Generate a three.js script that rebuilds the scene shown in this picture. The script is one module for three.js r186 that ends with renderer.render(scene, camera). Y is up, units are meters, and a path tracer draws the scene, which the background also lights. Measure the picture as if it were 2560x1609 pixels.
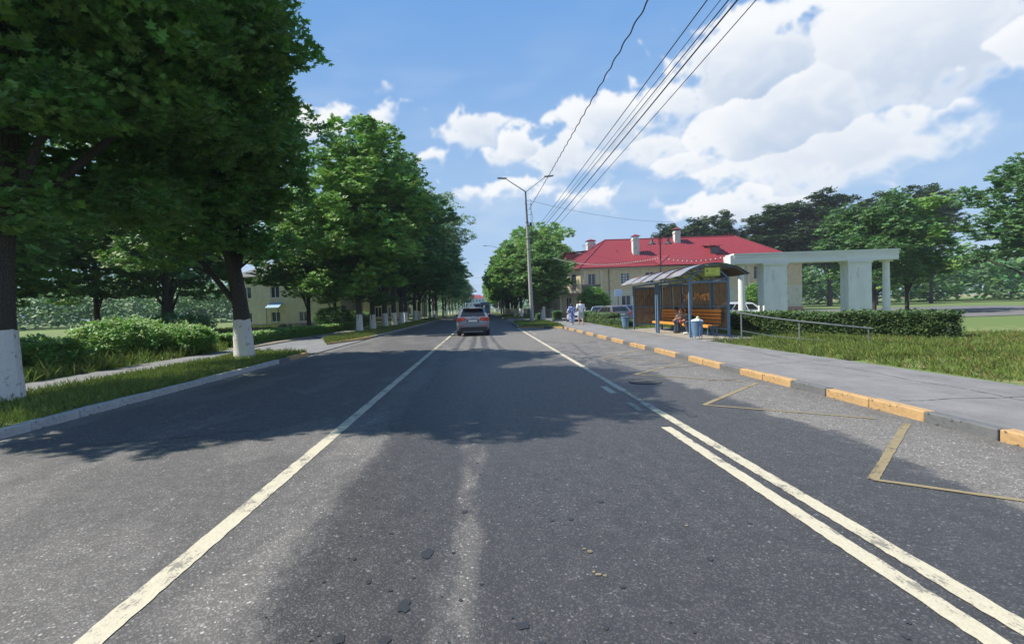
import * as THREE from 'three';
import { mergeGeometries, mergeVertices, toCreasedNormals } from 'three/addons/utils/BufferGeometryUtils.js';
import { RoundedBoxGeometry } from 'three/addons/geometries/RoundedBoxGeometry.js';
import { MarchingCubes } from 'three/addons/objects/MarchingCubes.js';
import { createNoise2D, createNoise3D } from 'simplex-noise';

// ------------------------------------------------------------------ camera, sky, sun, exposure
const scene = new THREE.Scene();
const camera = new THREE.PerspectiveCamera(2 * Math.atan(804.5 / 1290) * 180 / Math.PI, 2560 / 1609, 0.1, 3000);
const EYE = 1.58;
camera.position.set(0, EYE, 0);
camera.rotation.order = 'YXZ';
camera.rotation.set(-1.531 * Math.PI / 180, 0.048 * Math.PI / 180, -1.8 * Math.PI / 180);
camera.setViewOffset(2560, 1609, 70, 0, 2560, 1609);
scene.add(camera);

const renderer = new THREE.WebGLRenderer({ antialias: true });
renderer.toneMapping = THREE.LinearToneMapping;
renderer.toneMappingExposure = 1.6;
renderer.shadowMap.enabled = true;
renderer.shadowMap.type = THREE.PCFSoftShadowMap;

const SUN = new THREE.Vector3(-0.79, 1.0, -0.06).normalize();
const sun = new THREE.DirectionalLight(new THREE.Color().setRGB(1.0, 0.93, 0.82), 5.0);
sun.position.copy(SUN).multiplyScalar(150).add(new THREE.Vector3(0, 0, -40));
sun.target.position.set(0, 0, -40);
sun.castShadow = true;
sun.shadow.mapSize.set(4096, 4096);
Object.assign(sun.shadow.camera, { left: -90, right: 90, top: 90, bottom: -90, near: 1, far: 400 });
scene.add(sun, sun.target);

// random numbers and noise, seeded
const rngOf = (s) => () => { s = (s + 0x6d2b79f5) | 0; let t = Math.imul(s ^ (s >>> 15), 1 | s); t = (t + Math.imul(t ^ (t >>> 7), 61 | t)) ^ t; return ((t ^ (t >>> 14)) >>> 0) / 4294967296; };
const n2 = createNoise2D(rngOf(11)), n3 = createNoise3D(rngOf(12));
const fbm2 = (x, y, o = 4) => { let a = 0.5, s = 0; for (let i = 0; i < o; i++, a *= 0.5, x *= 2.03, y *= 2.03) s += a * n2(x + i * 17, y - i * 9); return s; };
const fbm3 = (x, y, z, o = 5) => { let a = 0.5, s = 0; for (let i = 0; i < o; i++, a *= 0.5, x *= 2.03, y *= 2.03, z *= 2.03) s += a * n3(x + i * 7, y - i * 5, z + i * 3); return s; };
const clamp = (x, a = 0, b = 1) => Math.min(b, Math.max(a, x)), sm = (a, b, x) => { x = clamp((x - a) / (b - a)); return x * x * (3 - 2 * x); }, mixf = (a, b, t) => a + (b - a) * t;
const DEG = Math.PI / 180;
const puff = (x, y, z, o) => { let a = 0.5, s = 0; for (let i = 0; i < o; i++, a *= 0.52, x *= 2.1, y *= 2.1, z *= 2.1) s += a * (0.62 - 1.5 * Math.abs(n3(x + i * 7, y - i * 5, z + i * 3))); return s; };

{ // the sky: blue air, pale towards the horizon, cumulus clouds all the way round
  const W = 2560, H = 1280, GAIN = 0.64, data = new Float32Array(W * H * 4), r = rngOf(77);
  const blobs = [[28, 22, 5.5, 4, 1], [31, 17, 7, 4.5, 1], [24.5, 22.5, 3, 2.4, 0.8], [34, 13, 10, 4, 0.85], [39, 21, 9, 6, 0.95], [20, 19.5, 5, 3, 0.75], [13, 19, 4.5, 2.6, 0.85], [9, 16, 6, 2.6, 0.8], [16, 15.5, 6, 2.6, 0.7],
    [-0.3, 19.2, 3.2, 1.9, 0.95], [4.2, 17, 3.4, 2.2, 0.85], [-5.2, 16.4, 2.4, 1.2, 0.62], [-2, 12.8, 2.2, 1, 0.52], [-10.2, 20.2, 2.4, 1.3, 0.62], [-10.2, 23, 1.6, 0.6, 0.45], [-17.5, 18.6, 3.6, 2.1, 0.88],
    [17.6, 24.6, 0.9, 1.3, 0.56], [27, 9.2, 6, 1.5, 0.82], [4, 12.5, 7, 1.6, 0.5], [14, 11, 9, 1.6, 0.5], [-28, 21, 6, 3, 0.8], [-37, 16, 8, 3, 0.8], [23, 14, 6, 2, 0.6], [-15, 26, 1.4, 0.5, 0.35]];
  for (let i = 0; i < 34; i++) {
    const el = 8 + 58 * r() * r(), az = 52 + 256 * r();
    blobs.push([az > 180 ? az - 360 : az, el, 5 + 9 * r(), 2 + 3.5 * r(), 0.6 + 0.4 * r()]);
  }
  const top = [0.135, 0.345, 0.74], low = [0.44, 0.62, 0.86], VEIL = [0.66, 0.76, 0.89], ZEN = [0.075, 0.225, 0.58], LIT = [0.95, 0.965, 0.985], DIM = [0.50, 0.61, 0.78];
  for (let j = 0; j < H; j++) {
    const el = (j + 0.5) / H * 180 - 90, row = blobs.filter((b) => Math.abs(el - b[1]) < b[3] * 2 + 1.6);
    for (let i = 0; i < W; i++) {
      const az = ((i + 0.5) / W - 0.5) * 2 * Math.PI; // atan2(z, x)
      const k = (j * W + i) * 4;
      if (el < -1) { data[k] = 0.14; data[k + 1] = 0.155; data[k + 2] = 0.16; data[k + 3] = 1; continue; }
      const e = Math.max(el, 0), ce = Math.cos(e * DEG), dx = Math.cos(az) * ce, dz = Math.sin(az) * ce, dy = Math.sin(e * DEG);
      const azd = Math.atan2(dx, -dz) / DEG;
      const t = Math.pow(1 - sm(0, 46, e), 1.55), zen = sm(30, 85, e);
            const wx = fbm3(dx * 9, dy * 13, dz * 9, 2) * 2.6, wy = fbm3(dx * 9 + 40, dy * 13, dz * 9, 2) * 1.6;
      let m = 0, under = 0;
      for (const b of row) {
        let da = azd + wx - b[0]; da -= Math.round(da / 360) * 360;
        const q = (da * ce / b[2]) ** 2 + ((e + wy - b[1]) / b[3]) ** 2;
        if (q < 4) { const v = b[4] * Math.exp(-q * 0.9); if (v > m) { under = clamp(((b[1] - e) / b[3]) * 0.5 + 0.4 + da * ce / b[2] * 0.22); } m = Math.max(m, v) + Math.min(m, v) * 0.35; }
      }
      const f = m > 0.12 ? puff(dx * 8.5, dy * 11, dz * 8.5, 6) : -1;
      const d = m * 1.12 + f * 0.72 - 0.46, a = sm(0.0, mixf(0.24, 0.75, under), d), thick = sm(0.15, 0.9, d);
      const veil = e < 34 ? 0.30 * sm(-0.25, 0.45, fbm3(dx * 4, dy * 12, dz * 4, 3)) * sm(34, 8, e) : 0;
      const sh = clamp(thick * under * 1.2 + (0.12 - f) * 0.35, 0, 1);
      for (let q = 0; q < 3; q++) data[k + q] = GAIN * mixf(mixf(mixf(mixf(top[q], ZEN[q], zen), low[q], t), VEIL[q], veil), mixf(LIT[q], DIM[q], sh), a * 0.96);
      data[k + 3] = 1;
    }
  }
  const sky = new THREE.DataTexture(data, W, H, THREE.RGBAFormat, THREE.FloatType);
  sky.mapping = THREE.EquirectangularReflectionMapping; sky.magFilter = THREE.LinearFilter; sky.needsUpdate = true;
  scene.background = sky; scene.environment = sky;
}

// ------------------------------------------------------------------ helpers
const used = new Map();
const numbered = (n) => { const k = used.get(n) || 0; used.set(n, k + 1); return k ? `${n}_${String(k).padStart(3, '0')}` : n; };
const P = (x, y, z) => new THREE.Vector3(x, y, -z);           // z here is the distance down the road
function thing(name, label, category, [x, y, z] = [0, 0, 0], turn = 0, group) {
  const o = new THREE.Group(); o.name = numbered(name); o.position.set(x, y, -z); o.rotation.y = turn;
  o.userData = { label, category }; if (group) o.userData.group = group;
  scene.add(o); return o;
}
function mesh(name, geo, m, parent) {
  const o = new THREE.Mesh(Array.isArray(geo) ? join(geo) : geo, m); o.name = name; o.castShadow = o.receiveShadow = true; parent.add(o); return o;
}
function struct(name, geo, m, label) {
  const o = mesh(numbered(name), geo, m, scene); o.userData = { kind: 'structure' }; if (label) o.userData.label = label; return o;
}
function copyOf(src, label, [x, y, z], turn = 0, scale = 1) {
  const c = src.clone(); c.name = numbered(src.name.replace(/_\d{3}$/, '')); c.userData = { ...src.userData, label };
  c.position.set(x, y, -z); c.rotation.y = turn; if (Array.isArray(scale)) c.scale.set(...scale); else c.scale.setScalar(scale);
  scene.add(c); return c;
}
function join(list) {
  const l = list.map((g) => { g = g.index ? g.toNonIndexed() : g; for (const k of Object.keys(g.attributes)) if (!['position', 'normal', 'uv'].includes(k)) g.deleteAttribute(k); if (!g.attributes.uv) g.setAttribute('uv', new THREE.BufferAttribute(new Float32Array(g.attributes.position.count * 2), 2)); return g; });
  return l.length === 1 ? l[0] : mergeGeometries(l);
}
const bx = (w, h, d, x = 0, y = 0, z = 0, ry = 0) => { const g = new THREE.BoxGeometry(w, h, d); if (ry) g.rotateY(ry); return g.translate(x, y, z); };
const rb = (w, h, d, r, x = 0, y = 0, z = 0, ry = 0) => { const g = new RoundedBoxGeometry(w, h, d, 2, Math.min(r, w / 2.01, h / 2.01, d / 2.01)); if (ry) g.rotateY(ry); return g.translate(x, y, z); };
const cyl = (r0, r1, h, x = 0, y = 0, z = 0, n = 14) => new THREE.CylinderGeometry(r1, r0, h, n).translate(x, y + h / 2, z);
const V = (x, y, z) => new THREE.Vector3(x, y, z);
function rod(a, b, r0, r1 = r0, n = 7, caps = true) { // tapered bar from a to b
  const d = b.clone().sub(a), g = new THREE.CylinderGeometry(r1, r0, d.length(), n, 1, !caps);
  g.applyQuaternion(new THREE.Quaternion().setFromUnitVectors(V(0, 1, 0), d.clone().normalize())); return g.translate((a.x + b.x) / 2, (a.y + b.y) / 2, (a.z + b.z) / 2);
}
function bar(a, b, w, h) { // square bar from a to b
  const d = b.clone().sub(a), g = new THREE.BoxGeometry(w, d.length(), h); g.applyQuaternion(new THREE.Quaternion().setFromUnitVectors(V(0, 1, 0), d.normalize())); return g.translate((a.x + b.x) / 2, (a.y + b.y) / 2, (a.z + b.z) / 2);
}
function limb(pts, radii, n = 8, bumpy = 0, seed = 0) { // tapered tube along points with own radius at each
  const c = new THREE.CatmullRomCurve3(pts), S = Math.max(4, (pts.length - 1) * 4), pos = [], uv = [], idx = [], fr = c.computeFrenetFrames(S, false);
  let len = 0; const total = c.getLength();
  for (let i = 0; i <= S; i++) {
    const t = i / S, p = c.getPoint(t), f = t * (radii.length - 1), k = Math.min(Math.floor(f), radii.length - 2), r = mixf(radii[k], radii[k + 1], f - k);
    const ax = V(1, 0, 0), tg = c.getTangent(t), n1 = ax.clone().sub(tg.clone().multiplyScalar(ax.dot(tg))); if (n1.length() < 0.2) n1.set(0, 0, 1).sub(tg.clone().multiplyScalar(tg.z)); n1.normalize(); const b1 = tg.clone().cross(n1);
    len = t * total;
    for (let j = 0; j <= n; j++) {
      const a = j / n * Math.PI * 2, rr = r * (1 + bumpy * (n3(Math.cos(a) * 2 + seed, Math.sin(a) * 2, len * 1.6 + seed)));
      pos.push(p.x + (n1.x * Math.cos(a) + b1.x * Math.sin(a)) * rr, p.y + (n1.y * Math.cos(a) + b1.y * Math.sin(a)) * rr, p.z + (n1.z * Math.cos(a) + b1.z * Math.sin(a)) * rr);
      uv.push(j / n * r * 6.3, len);
    }
  }
  for (let i = 0; i < S; i++) for (let j = 0; j < n; j++) { const a = i * (n + 1) + j, b = a + n + 1; idx.push(a, a + 1, b, b, a + 1, b + 1); }
  const g = new THREE.BufferGeometry(); g.setAttribute('position', new THREE.Float32BufferAttribute(pos, 3)); g.setAttribute('uv', new THREE.Float32BufferAttribute(uv, 2)); g.setIndex(idx); g.computeVertexNormals(); return g;
}
function slabGeo(pts, yTop, thick) { // polygon of (x, distance) points, extruded down from yTop; uv in metres
  const s = new THREE.Shape(pts.map(([x, z]) => new THREE.Vector2(x, z)));
  return new THREE.ExtrudeGeometry(s, { depth: thick, bevelEnabled: false }).rotateX(-Math.PI / 2).translate(0, yTop - thick, 0);
}
function quadGeo(a, b, c, d) { // two triangles, uv 0..1, a b c d counter-clockwise
  const g = new THREE.BufferGeometry(); g.setAttribute('position', new THREE.Float32BufferAttribute([a, b, c, d].flatMap((p) => [p.x, p.y, p.z]), 3));
  g.setAttribute('uv', new THREE.Float32BufferAttribute([0, 0, 1, 0, 1, 1, 0, 1], 2)); g.setIndex([0, 1, 2, 0, 2, 3]); g.computeVertexNormals(); return g;
}
function polyGeo(pts) { // flat fan polygon, uv from its own plane in metres
  const g = new THREE.BufferGeometry(), u = pts[1].clone().sub(pts[0]).normalize(), n = u.clone().cross(pts[2].clone().sub(pts[0])).normalize(), v = n.clone().cross(u);
  g.setAttribute('position', new THREE.Float32BufferAttribute(pts.flatMap((p) => [p.x, p.y, p.z]), 3));
  g.setAttribute('uv', new THREE.Float32BufferAttribute(pts.flatMap((p) => { const d = p.clone().sub(pts[0]); return [d.dot(u), d.dot(v)]; }), 2));
  const idx = []; for (let i = 1; i < pts.length - 1; i++) idx.push(0, i, i + 1); g.setIndex(idx); g.computeVertexNormals(); return g;
}

// ------------------------------------------------------------------ textures and materials
function tex(W, H, fn, metres, srgb = true) { // fn(x, y) -> [r, g, b] 0..1 in sRGB (or data)
  const d = new Uint8Array(W * H * 4);
  for (let y = 0; y < H; y++) for (let x = 0; x < W; x++) { const c = fn(x, y), k = (y * W + x) * 4; d[k] = clamp(c[0]) * 255; d[k + 1] = clamp(c[1]) * 255; d[k + 2] = clamp(c[2]) * 255; d[k + 3] = 255; }
  const t = new THREE.DataTexture(d, W, H); t.wrapS = t.wrapT = THREE.RepeatWrapping; t.magFilter = THREE.LinearFilter; if (srgb) t.colorSpace = THREE.SRGBColorSpace;
  if (metres) t.repeat.set(1 / metres, 1 / metres); t.needsUpdate = true; return t;
}
const tileN = (x, y, W, s, o = 4) => { // tileable fbm on a torus
  const a = x / W * 2 * Math.PI, b = y / W * 2 * Math.PI, R = s / (2 * Math.PI); let r = 0, am = 0.5, q = R;
  for (let i = 0; i < o; i++, am *= 0.5, q *= 2) r += am * (n3(Math.cos(a) * q + i * 5, Math.sin(a) * q, Math.cos(b) * q) + n3(Math.sin(b) * q + 9, Math.cos(a) * q * 0.7 + i, Math.sin(a) * q)) * 0.6; return r;
};
const lin2s = (v) => (v <= 0.0031308 ? v * 12.92 : 1.055 * Math.pow(v, 1 / 2.4) - 0.055);
const M = (rgb, roughness = 0.8, o = {}) => new THREE.MeshStandardMaterial({ color: new THREE.Color().setRGB(...rgb), roughness, ...o });
const MP = (rgb, roughness, o = {}) => new THREE.MeshPhysicalMaterial({ color: new THREE.Color().setRGB(...rgb), roughness, ...o });

// asphalt: single stones in dark binder, 2048 px over 6 m
const asphalt = (() => {
  const N = 2048, S = 6, h = new Float32Array(N * N), v = new Float32Array(N * N).fill(0.055), r = rngOf(5);
  for (let i = 0; i < 230000; i++) {
    const cx = r() * N, cy = r() * N, rad = 1.2 + 2.6 * r() * r() + (r() < 0.02 ? 1.8 : 0), q = r(), val = q < 0.05 ? 0.15 + 0.12 * r() : q < 0.4 ? 0.09 + 0.03 * r() : 0.06 + 0.03 * r(), ht = 0.45 + 0.55 * r(), ang = r() * 6.28, ec = 0.65 + 0.35 * r(), ca = Math.cos(ang), sa = Math.sin(ang);
    const R = Math.ceil(rad);
    for (let y = -R; y <= R; y++) for (let x = -R; x <= R; x++) {
      const ux = (x * ca + y * sa) / rad, uy = (-x * sa + y * ca) / (rad * ec), dd = ux * ux + uy * uy; if (dd > 1) continue;
      const k = (((cy + y) | 0) + N) % N * N + (((cx + x) | 0) + N) % N; const hh = ht * (1 - dd * 0.5); if (hh > h[k]) { h[k] = hh; v[k] = val; }
    }
  }
  const mac = tex(N, N, (x, y) => { const k = y * N + x, m = 1 + 0.22 * fbm2(x * 0.012, y * 0.012, 2) * (1 - Math.abs(2 * x / N - 1) ** 8) * (1 - Math.abs(2 * y / N - 1) ** 8), s = lin2s(v[k] * m); return [s, s * 0.995, s * 0.985]; }, S);
  const bump = tex(N, N, (x, y) => { const s = h[y * N + x]; return [s, s, s]; }, S, false);
  return { mac, bump };
})();
const noiseTex = (seed, W, metres, base, amp, s1 = 6, s2 = 40, spots = 0, tint = [1, 1, 1]) => tex(W, W, (x, y) => {
  const a = tileN(x + seed * 31, y, W, s1, 4), b = tileN(x, y + seed * 57, W, s2, 2), sp = spots ? sm(0.32, 0.45, tileN(x + 99, y + seed, W, s1 * 1.7, 3)) * spots : 0;
  const m = 1 + amp * (a * 1.4 + b * 0.8) - sp; return [lin2s(base[0] * m * (1 + (tint[0] - 1) * sp)), lin2s(base[1] * m * (1 + (tint[1] - 1) * sp)), lin2s(base[2] * m * (1 + (tint[2] - 1) * sp))];
}, metres);
const fineBump = tex(256, 256, (x, y) => { const s = 0.5 + tileN(x, y, 256, 60, 3); return [s, s, s]; }, 0.6, false);
const white = [1, 1, 1];
const mRoad = M([1, 1, 1], 1, { map: asphalt.mac, bumpMap: asphalt.bump, bumpScale: 0.0025, vertexColors: true });
const sidewalkTex = noiseTex(3, 512, 3, [0.165, 0.165, 0.166], 0.24, 4, 60, 0.12);
const mSidewalk = M(white, 0.9, { map: sidewalkTex, bumpMap: fineBump, bumpScale: 0.003 });
const mPath = M([0.95, 0.98, 1.0], 0.9, { map: sidewalkTex, bumpMap: fineBump, bumpScale: 0.003 });
const mGrassGround = M(white, 1, { map: tex(512, 512, (x, y) => { const a = tileN(x, y, 512, 9, 4), b = tileN(x + 50, y, 512, 70, 2), d = sm(0.12, 0.4, a); return [lin2s(mixf(0.10, 0.24, d) * (1 + b * 0.5)), lin2s(mixf(0.15, 0.20, d) * (1 + b * 0.5)), lin2s(mixf(0.035, 0.10, d) * (1 + b * 0.4))]; }, 4) });
const mDirt = M(white, 1, { map: noiseTex(9, 512, 3, [0.20, 0.17, 0.125], 0.35, 6, 60) });
const mSlab = M(white, 0.92, { map: noiseTex(10, 512, 2.5, [0.25, 0.23, 0.19], 0.22, 5, 60, 0.2) });
const kerbTex = noiseTex(12, 256, 1, [0.9, 0.9, 0.9], 0.26, 4, 40, 0.62, [0.6, 0.75, 1.1]);
const mKerb = { O: M([0.44, 0.285, 0.13], 0.85, { map: kerbTex }), G: M([0.125, 0.13, 0.135], 0.85, { map: kerbTex }), W: M([0.40, 0.40, 0.39], 0.85, { map: kerbTex }), C: M([0.28, 0.265, 0.24], 0.9, { map: kerbTex }) };
const mJoint = M([0.10, 0.095, 0.085], 0.95);
const paintTex = tex(512, 512, (x, y) => { const a = tileN(x, y, 512, 11, 5), b = tileN(x, y + 77, 512, 120, 2), w = 0.6 * sm(0.26, 0.5, a + b * 0.7); const s = 0.92 + b * 0.12; return [mixf(s, 0.42, w), mixf(s * 0.97, 0.42, w), mixf(s * 0.86, 0.41, w)]; }, 2.3);
const mLine = M([0.53, 0.53, 0.52], 0.75, { map: paintTex });
const mLineWorn = M([0.33, 0.33, 0.34], 0.75, { map: paintTex });
const mYellowLine = M([0.26, 0.23, 0.165], 0.8, { map: paintTex });
const concreteTex = noiseTex(14, 512, 1.5, [0.36, 0.35, 0.33], 0.25, 4, 60, 0.18);
const mConcrete = M(white, 0.9, { map: concreteTex });
const mSteel = M([0.33, 0.35, 0.37], 0.45, { metalness: 0.75 });
const mSteelDark = M([0.035, 0.04, 0.05], 0.5);
const mBlack = M([0.02, 0.02, 0.022], 0.6), mRubber = M([0.022, 0.022, 0.023], 0.85);
const barkTex = tex(512, 512, (x, y) => { const r = Math.abs(tileN(x * 3, y * 0.6, 512, 22, 3)), b = tileN(x, y, 512, 30, 3), s = clamp(0.18 + r * 1.1 + b * 0.25, 0.05, 1); return [lin2s(0.19 * s), lin2s(0.165 * s), lin2s(0.135 * s)]; }, 0.9);
const barkBump = tex(512, 512, (x, y) => { const r = Math.abs(tileN(x * 3, y * 0.6, 512, 22, 3)); const s = clamp(0.2 + r * 1.3); return [s, s, s]; }, 0.9, false);
const mBark = M(white, 0.95, { map: barkTex, bumpMap: barkBump, bumpScale: 0.03 });
const mWhitewash = M(white, 0.92, { map: tex(512, 512, (x, y) => { const a = tileN(x, y, 512, 8, 4), b = Math.abs(tileN(x * 3, y * 0.6, 512, 26, 3)), w = 0.8 * sm(0.33, 0.55, a + b * 0.4); return [lin2s(mixf(0.68, 0.24, w)), lin2s(mixf(0.67, 0.21, w)), lin2s(mixf(0.65, 0.17, w))]; }, 1.1), bumpMap: barkBump, bumpScale: 0.012 });
const leafM = (rgb, tr = 0.42) => MP(rgb, 0.62, { transmission: tr, thickness: 0, side: THREE.DoubleSide, specularIntensity: 0.55 });
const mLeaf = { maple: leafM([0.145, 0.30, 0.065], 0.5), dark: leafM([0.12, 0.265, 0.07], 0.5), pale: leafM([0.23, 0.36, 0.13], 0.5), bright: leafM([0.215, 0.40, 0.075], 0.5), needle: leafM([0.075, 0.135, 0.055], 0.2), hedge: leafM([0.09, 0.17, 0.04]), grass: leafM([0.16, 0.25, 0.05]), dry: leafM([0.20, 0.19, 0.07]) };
const mGlassDark = MP([0.015, 0.018, 0.02], 0.06, { specularIntensity: 1 });
const mGlassHouse = MP([0.035, 0.045, 0.055], 0.05);
const mWhitePaint = M([0.78, 0.77, 0.74], 0.6);

// ------------------------------------------------------------------ ground, road, pavements
scene.fog = new THREE.FogExp2(new THREE.Color().setRGB(0.72, 0.83, 0.95), 0.0004);
struct('ground', new THREE.PlaneGeometry(2400, 2400).rotateX(-Math.PI / 2).translate(0, -0.03, -300), M(white, 1, { map: mGrassGround.map }));

// what the road surface is made of at (x, z): tone of the asphalt and how wet it is
function surface(x, z) {
  const e = fbm2(x * 1.1, z * 0.5, 3), f = fbm2(x * 4, z * 1.2, 3), g = fbm2(x * 0.5 + 9, z * 0.22, 3);
  let tone, wet;
  const gr = n2(x * 9 + 5, z * 7), leftLane = sm(-1.12, -1.38, x + 0.14 * e + 0.07 * f + 0.07 * gr);
  // driving lane: dark and damp near by, drying into pale ground further on
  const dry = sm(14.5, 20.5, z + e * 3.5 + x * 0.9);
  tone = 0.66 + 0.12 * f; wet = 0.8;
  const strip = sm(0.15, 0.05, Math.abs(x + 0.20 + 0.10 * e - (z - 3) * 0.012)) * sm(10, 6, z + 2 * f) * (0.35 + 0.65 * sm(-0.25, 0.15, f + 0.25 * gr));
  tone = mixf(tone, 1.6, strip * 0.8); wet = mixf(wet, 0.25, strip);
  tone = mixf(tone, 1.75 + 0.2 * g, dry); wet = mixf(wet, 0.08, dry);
  // wet tyre tracks that fan out behind the car
  if (z > 15 && z < 31 && x > -2 && x < 2.4) {
    const s = (x + 0.7) / (1 + (30 - z) * 0.030), st = 0.5 + 0.5 * Math.sin(s * 14 + 1.2 * n2(s * 1.3, 3)) + 0.3 * n2(s * 4, z * 0.2), lk = sm(15, 19, z) * sm(31, 28, z) * sm(1.5, 0.9, Math.abs(s));
    tone = mixf(tone, 0.85, sm(0.35, 0.8, st) * lk); wet = mixf(wet, 0.7, sm(0.45, 0.95, st) * lk);
  }
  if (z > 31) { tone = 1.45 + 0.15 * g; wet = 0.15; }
  if (leftLane > 0) {
    const pale = sm(0.42, 0.12, Math.abs(x + 1.55 + 0.1 * e)) * (0.6 + 0.4 * f), patch = sm(0.0, 0.25, g + 0.15 * f);
    const t = 1.1 + 0.3 * patch + 0.45 * pale + 0.12 * f; tone = mixf(tone, t, leftLane); wet = mixf(wet, 0.12, leftLane);
  }
  if (x > 2.55) { // bus bay: dry pale asphalt, wet along the lane line
    const edge = 3.95 + 0.35 * e + 0.14 * f + 0.08 * gr - sm(9, 13, z) * 0.35 - sm(5.5, 3, z) * 0.2;
    let w = sm(edge + 0.12, edge - 0.12, x) * sm(17, 13.5, z + 5 * f + e * 2);
    const streak = sm(0.12, 0.30, fbm2(x * 0.7, z * 2.6 + 20, 3)) * sm(11, 14, z) * sm(27, 20, z) * sm(5.2, 4.4, x); w = Math.max(w, streak * 0.85);
    const track = sm(0.10, 0.03, Math.abs(x - 3.2 - 0.035 * (z - 14) ** 2 * 0.25)) * sm(12, 14, z) * sm(24, 19, z) * 0.6; w = Math.max(w, track);
    const kerbDirt = sm(0.55, 0.1, 5.4 - x + 0.25 * e) * 0.5;
    tone = mixf(mixf(1.95 + 0.22 * g + 0.13 * f, 1.25, kerbDirt), 0.66 + 0.1 * f, w); wet = w * 0.9;
  }
  if (x < -5.9) tone = mixf(tone, 2.1, sm(-6.1, -6.5, x + 0.2 * e) * 0.7);
  return [Math.max(0.3, tone), clamp(wet)];
}
function roadSheet(name, x0, x1, z0, z1, dx, dz, y = 0) {
  const nx = Math.round((x1 - x0) / dx), zs = [z0], pos = [], uv = [], uv1 = [], col = [], idx = [];
  while (zs[zs.length - 1] < z1 - 1e-6) { const z = zs[zs.length - 1]; zs.push(Math.min(z1, z + (z < 1.5 ? 0.5 : z < 12 ? dz : z < 34 ? dz * 2.2 : dz))); }
  const nz = zs.length - 1;
  for (let j = 0; j <= nz; j++) for (let i = 0; i <= nx; i++) {
    const x = mixf(x0, x1, i / nx), z = zs[j], [t] = surface(x, z);
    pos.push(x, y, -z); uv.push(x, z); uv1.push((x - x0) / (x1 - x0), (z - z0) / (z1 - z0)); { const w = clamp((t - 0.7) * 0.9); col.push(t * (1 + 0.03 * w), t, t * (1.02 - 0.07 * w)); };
  }
  for (let j = 0; j < nz; j++) for (let i = 0; i < nx; i++) { const a = j * (nx + 1) + i, b = a + nx + 1; idx.push(a, a + 1, b, b, a + 1, b + 1); }
  const g = new THREE.BufferGeometry(); g.setAttribute('position', new THREE.Float32BufferAttribute(pos, 3)); g.setAttribute('uv', new THREE.Float32BufferAttribute(uv, 2)); g.setAttribute('uv1', new THREE.Float32BufferAttribute(uv1, 2)); g.setAttribute('color', new THREE.Float32BufferAttribute(col, 3)); g.setIndex(idx); g.computeVertexNormals();
  const rough = tex(512, 1024, (i, j) => { const x = mixf(x0, x1, (i + 0.5) / 512), z = mixf(z0, z1, (j + 0.5) / 1024), w = surface(x, z)[1], s = mixf(0.88, 0.44, w) + 0.06 * n2(x * 9, z * 9); return [s, s, s]; }, 0, false);
  rough.channel = 1; rough.wrapS = rough.wrapT = THREE.ClampToEdgeWrapping;
  const m = mRoad.clone(); m.roughnessMap = rough;
  return struct(name, g, m);
}
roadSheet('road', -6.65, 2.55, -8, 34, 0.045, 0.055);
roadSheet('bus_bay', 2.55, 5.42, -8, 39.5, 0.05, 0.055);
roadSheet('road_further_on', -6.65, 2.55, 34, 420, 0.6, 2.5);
struct('side_street', slabGeo([[2.55, 52], [60, 52], [60, 66], [2.55, 69]], 0, 0.02), M([0.7, 0.7, 0.7], 0.9, { map: sidewalkTex, bumpMap: fineBump, bumpScale: 0.003 }));
struct('parking_area', slabGeo([[8.6, 34.5], [60, 34.5], [60, 52], [8.6, 52]], 0.006, 0.02), M([0.8, 0.8, 0.8], 0.9, { map: sidewalkTex, bumpMap: fineBump, bumpScale: 0.003 }));
struct('driveway', slabGeo([[-6.65, 20.2], [-6.65, 28.5], [-7.7, 25.6], [-9.6, 31], [-11.1, 34], [-11.1, 22.5], [-9.4, 20.6], [-7.6, 20.0]], 0.035, 0.06), mPath);
struct('sidewalk', slabGeo([[-11.1, -10], [-9.5, -10], [-9.5, 21.2], [-11.1, 23]], 0.12, 0.15), mPath);
struct('sidewalk', slabGeo([[-11.1, 33.4], [-9.6, 30.6], [-9.6, 300], [-11.1, 300]], 0.12, 0.15), mPath);
struct('sidewalk', slabGeo([[5.57, -8], [8.35, -8], [8.3, 12], [8.1, 30.6], [8.45, 40], [9.6, 44], [9.6, 49.2], [5.9, 49.2], [6.1, 44], [5.8, 40], [5.62, 35.2]], 0.12, 0.15), mSidewalk);
struct('shelter_slab', slabGeo([[8.115, 18.9], [10.35, 18.9], [10.4, 29.6], [8.105, 29.6]], 0.135, 0.2), mSlab);
const leftVerge = [[-9.5, -10], [-6.82, -10], [-6.82, 19.6], [-7.2, 20.15], [-8.4, 20.5], [-9.5, 21.2]], farLeftVerge = [[-7.75, 25.2], [-7.0, 28.2], [-6.82, 32], [-6.82, 300], [-9.6, 300], [-9.6, 30.6]];
const island = [[2.75, 39.3], [5.45, 36.0], [5.8, 40], [6.1, 44], [5.9, 53.6], [4.4, 53.4], [2.9, 50.5]], rightVerge = [[2.72, 73], [3.4, 70.6], [5.4, 69.6], [6.6, 69.4], [6.6, 300], [2.72, 300]], hedgeStrip = [[8.1, 30.6], [10.3, 29.7], [10.45, 19], [8.36, 18.85], [8.36, 12], [12, 12], [13.4, 29], [13, 34.4], [11.2, 38], [9.8, 41.6], [9.0, 43.2], [8.45, 40]];
for (const [n, p] of [['verge', leftVerge], ['verge', farLeftVerge], ['verge', island], ['verge', rightVerge], ['verge', hedgeStrip]]) struct(n, slabGeo(p, 0.105, 0.13), mGrassGround);
struct('verge', slabGeo([[8.36, -8], [30, -8], [30, 20], [13.0, 26], [12.05, 11.9], [8.36, 11.9]], 0.1, 0.12), mGrassGround);
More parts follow.
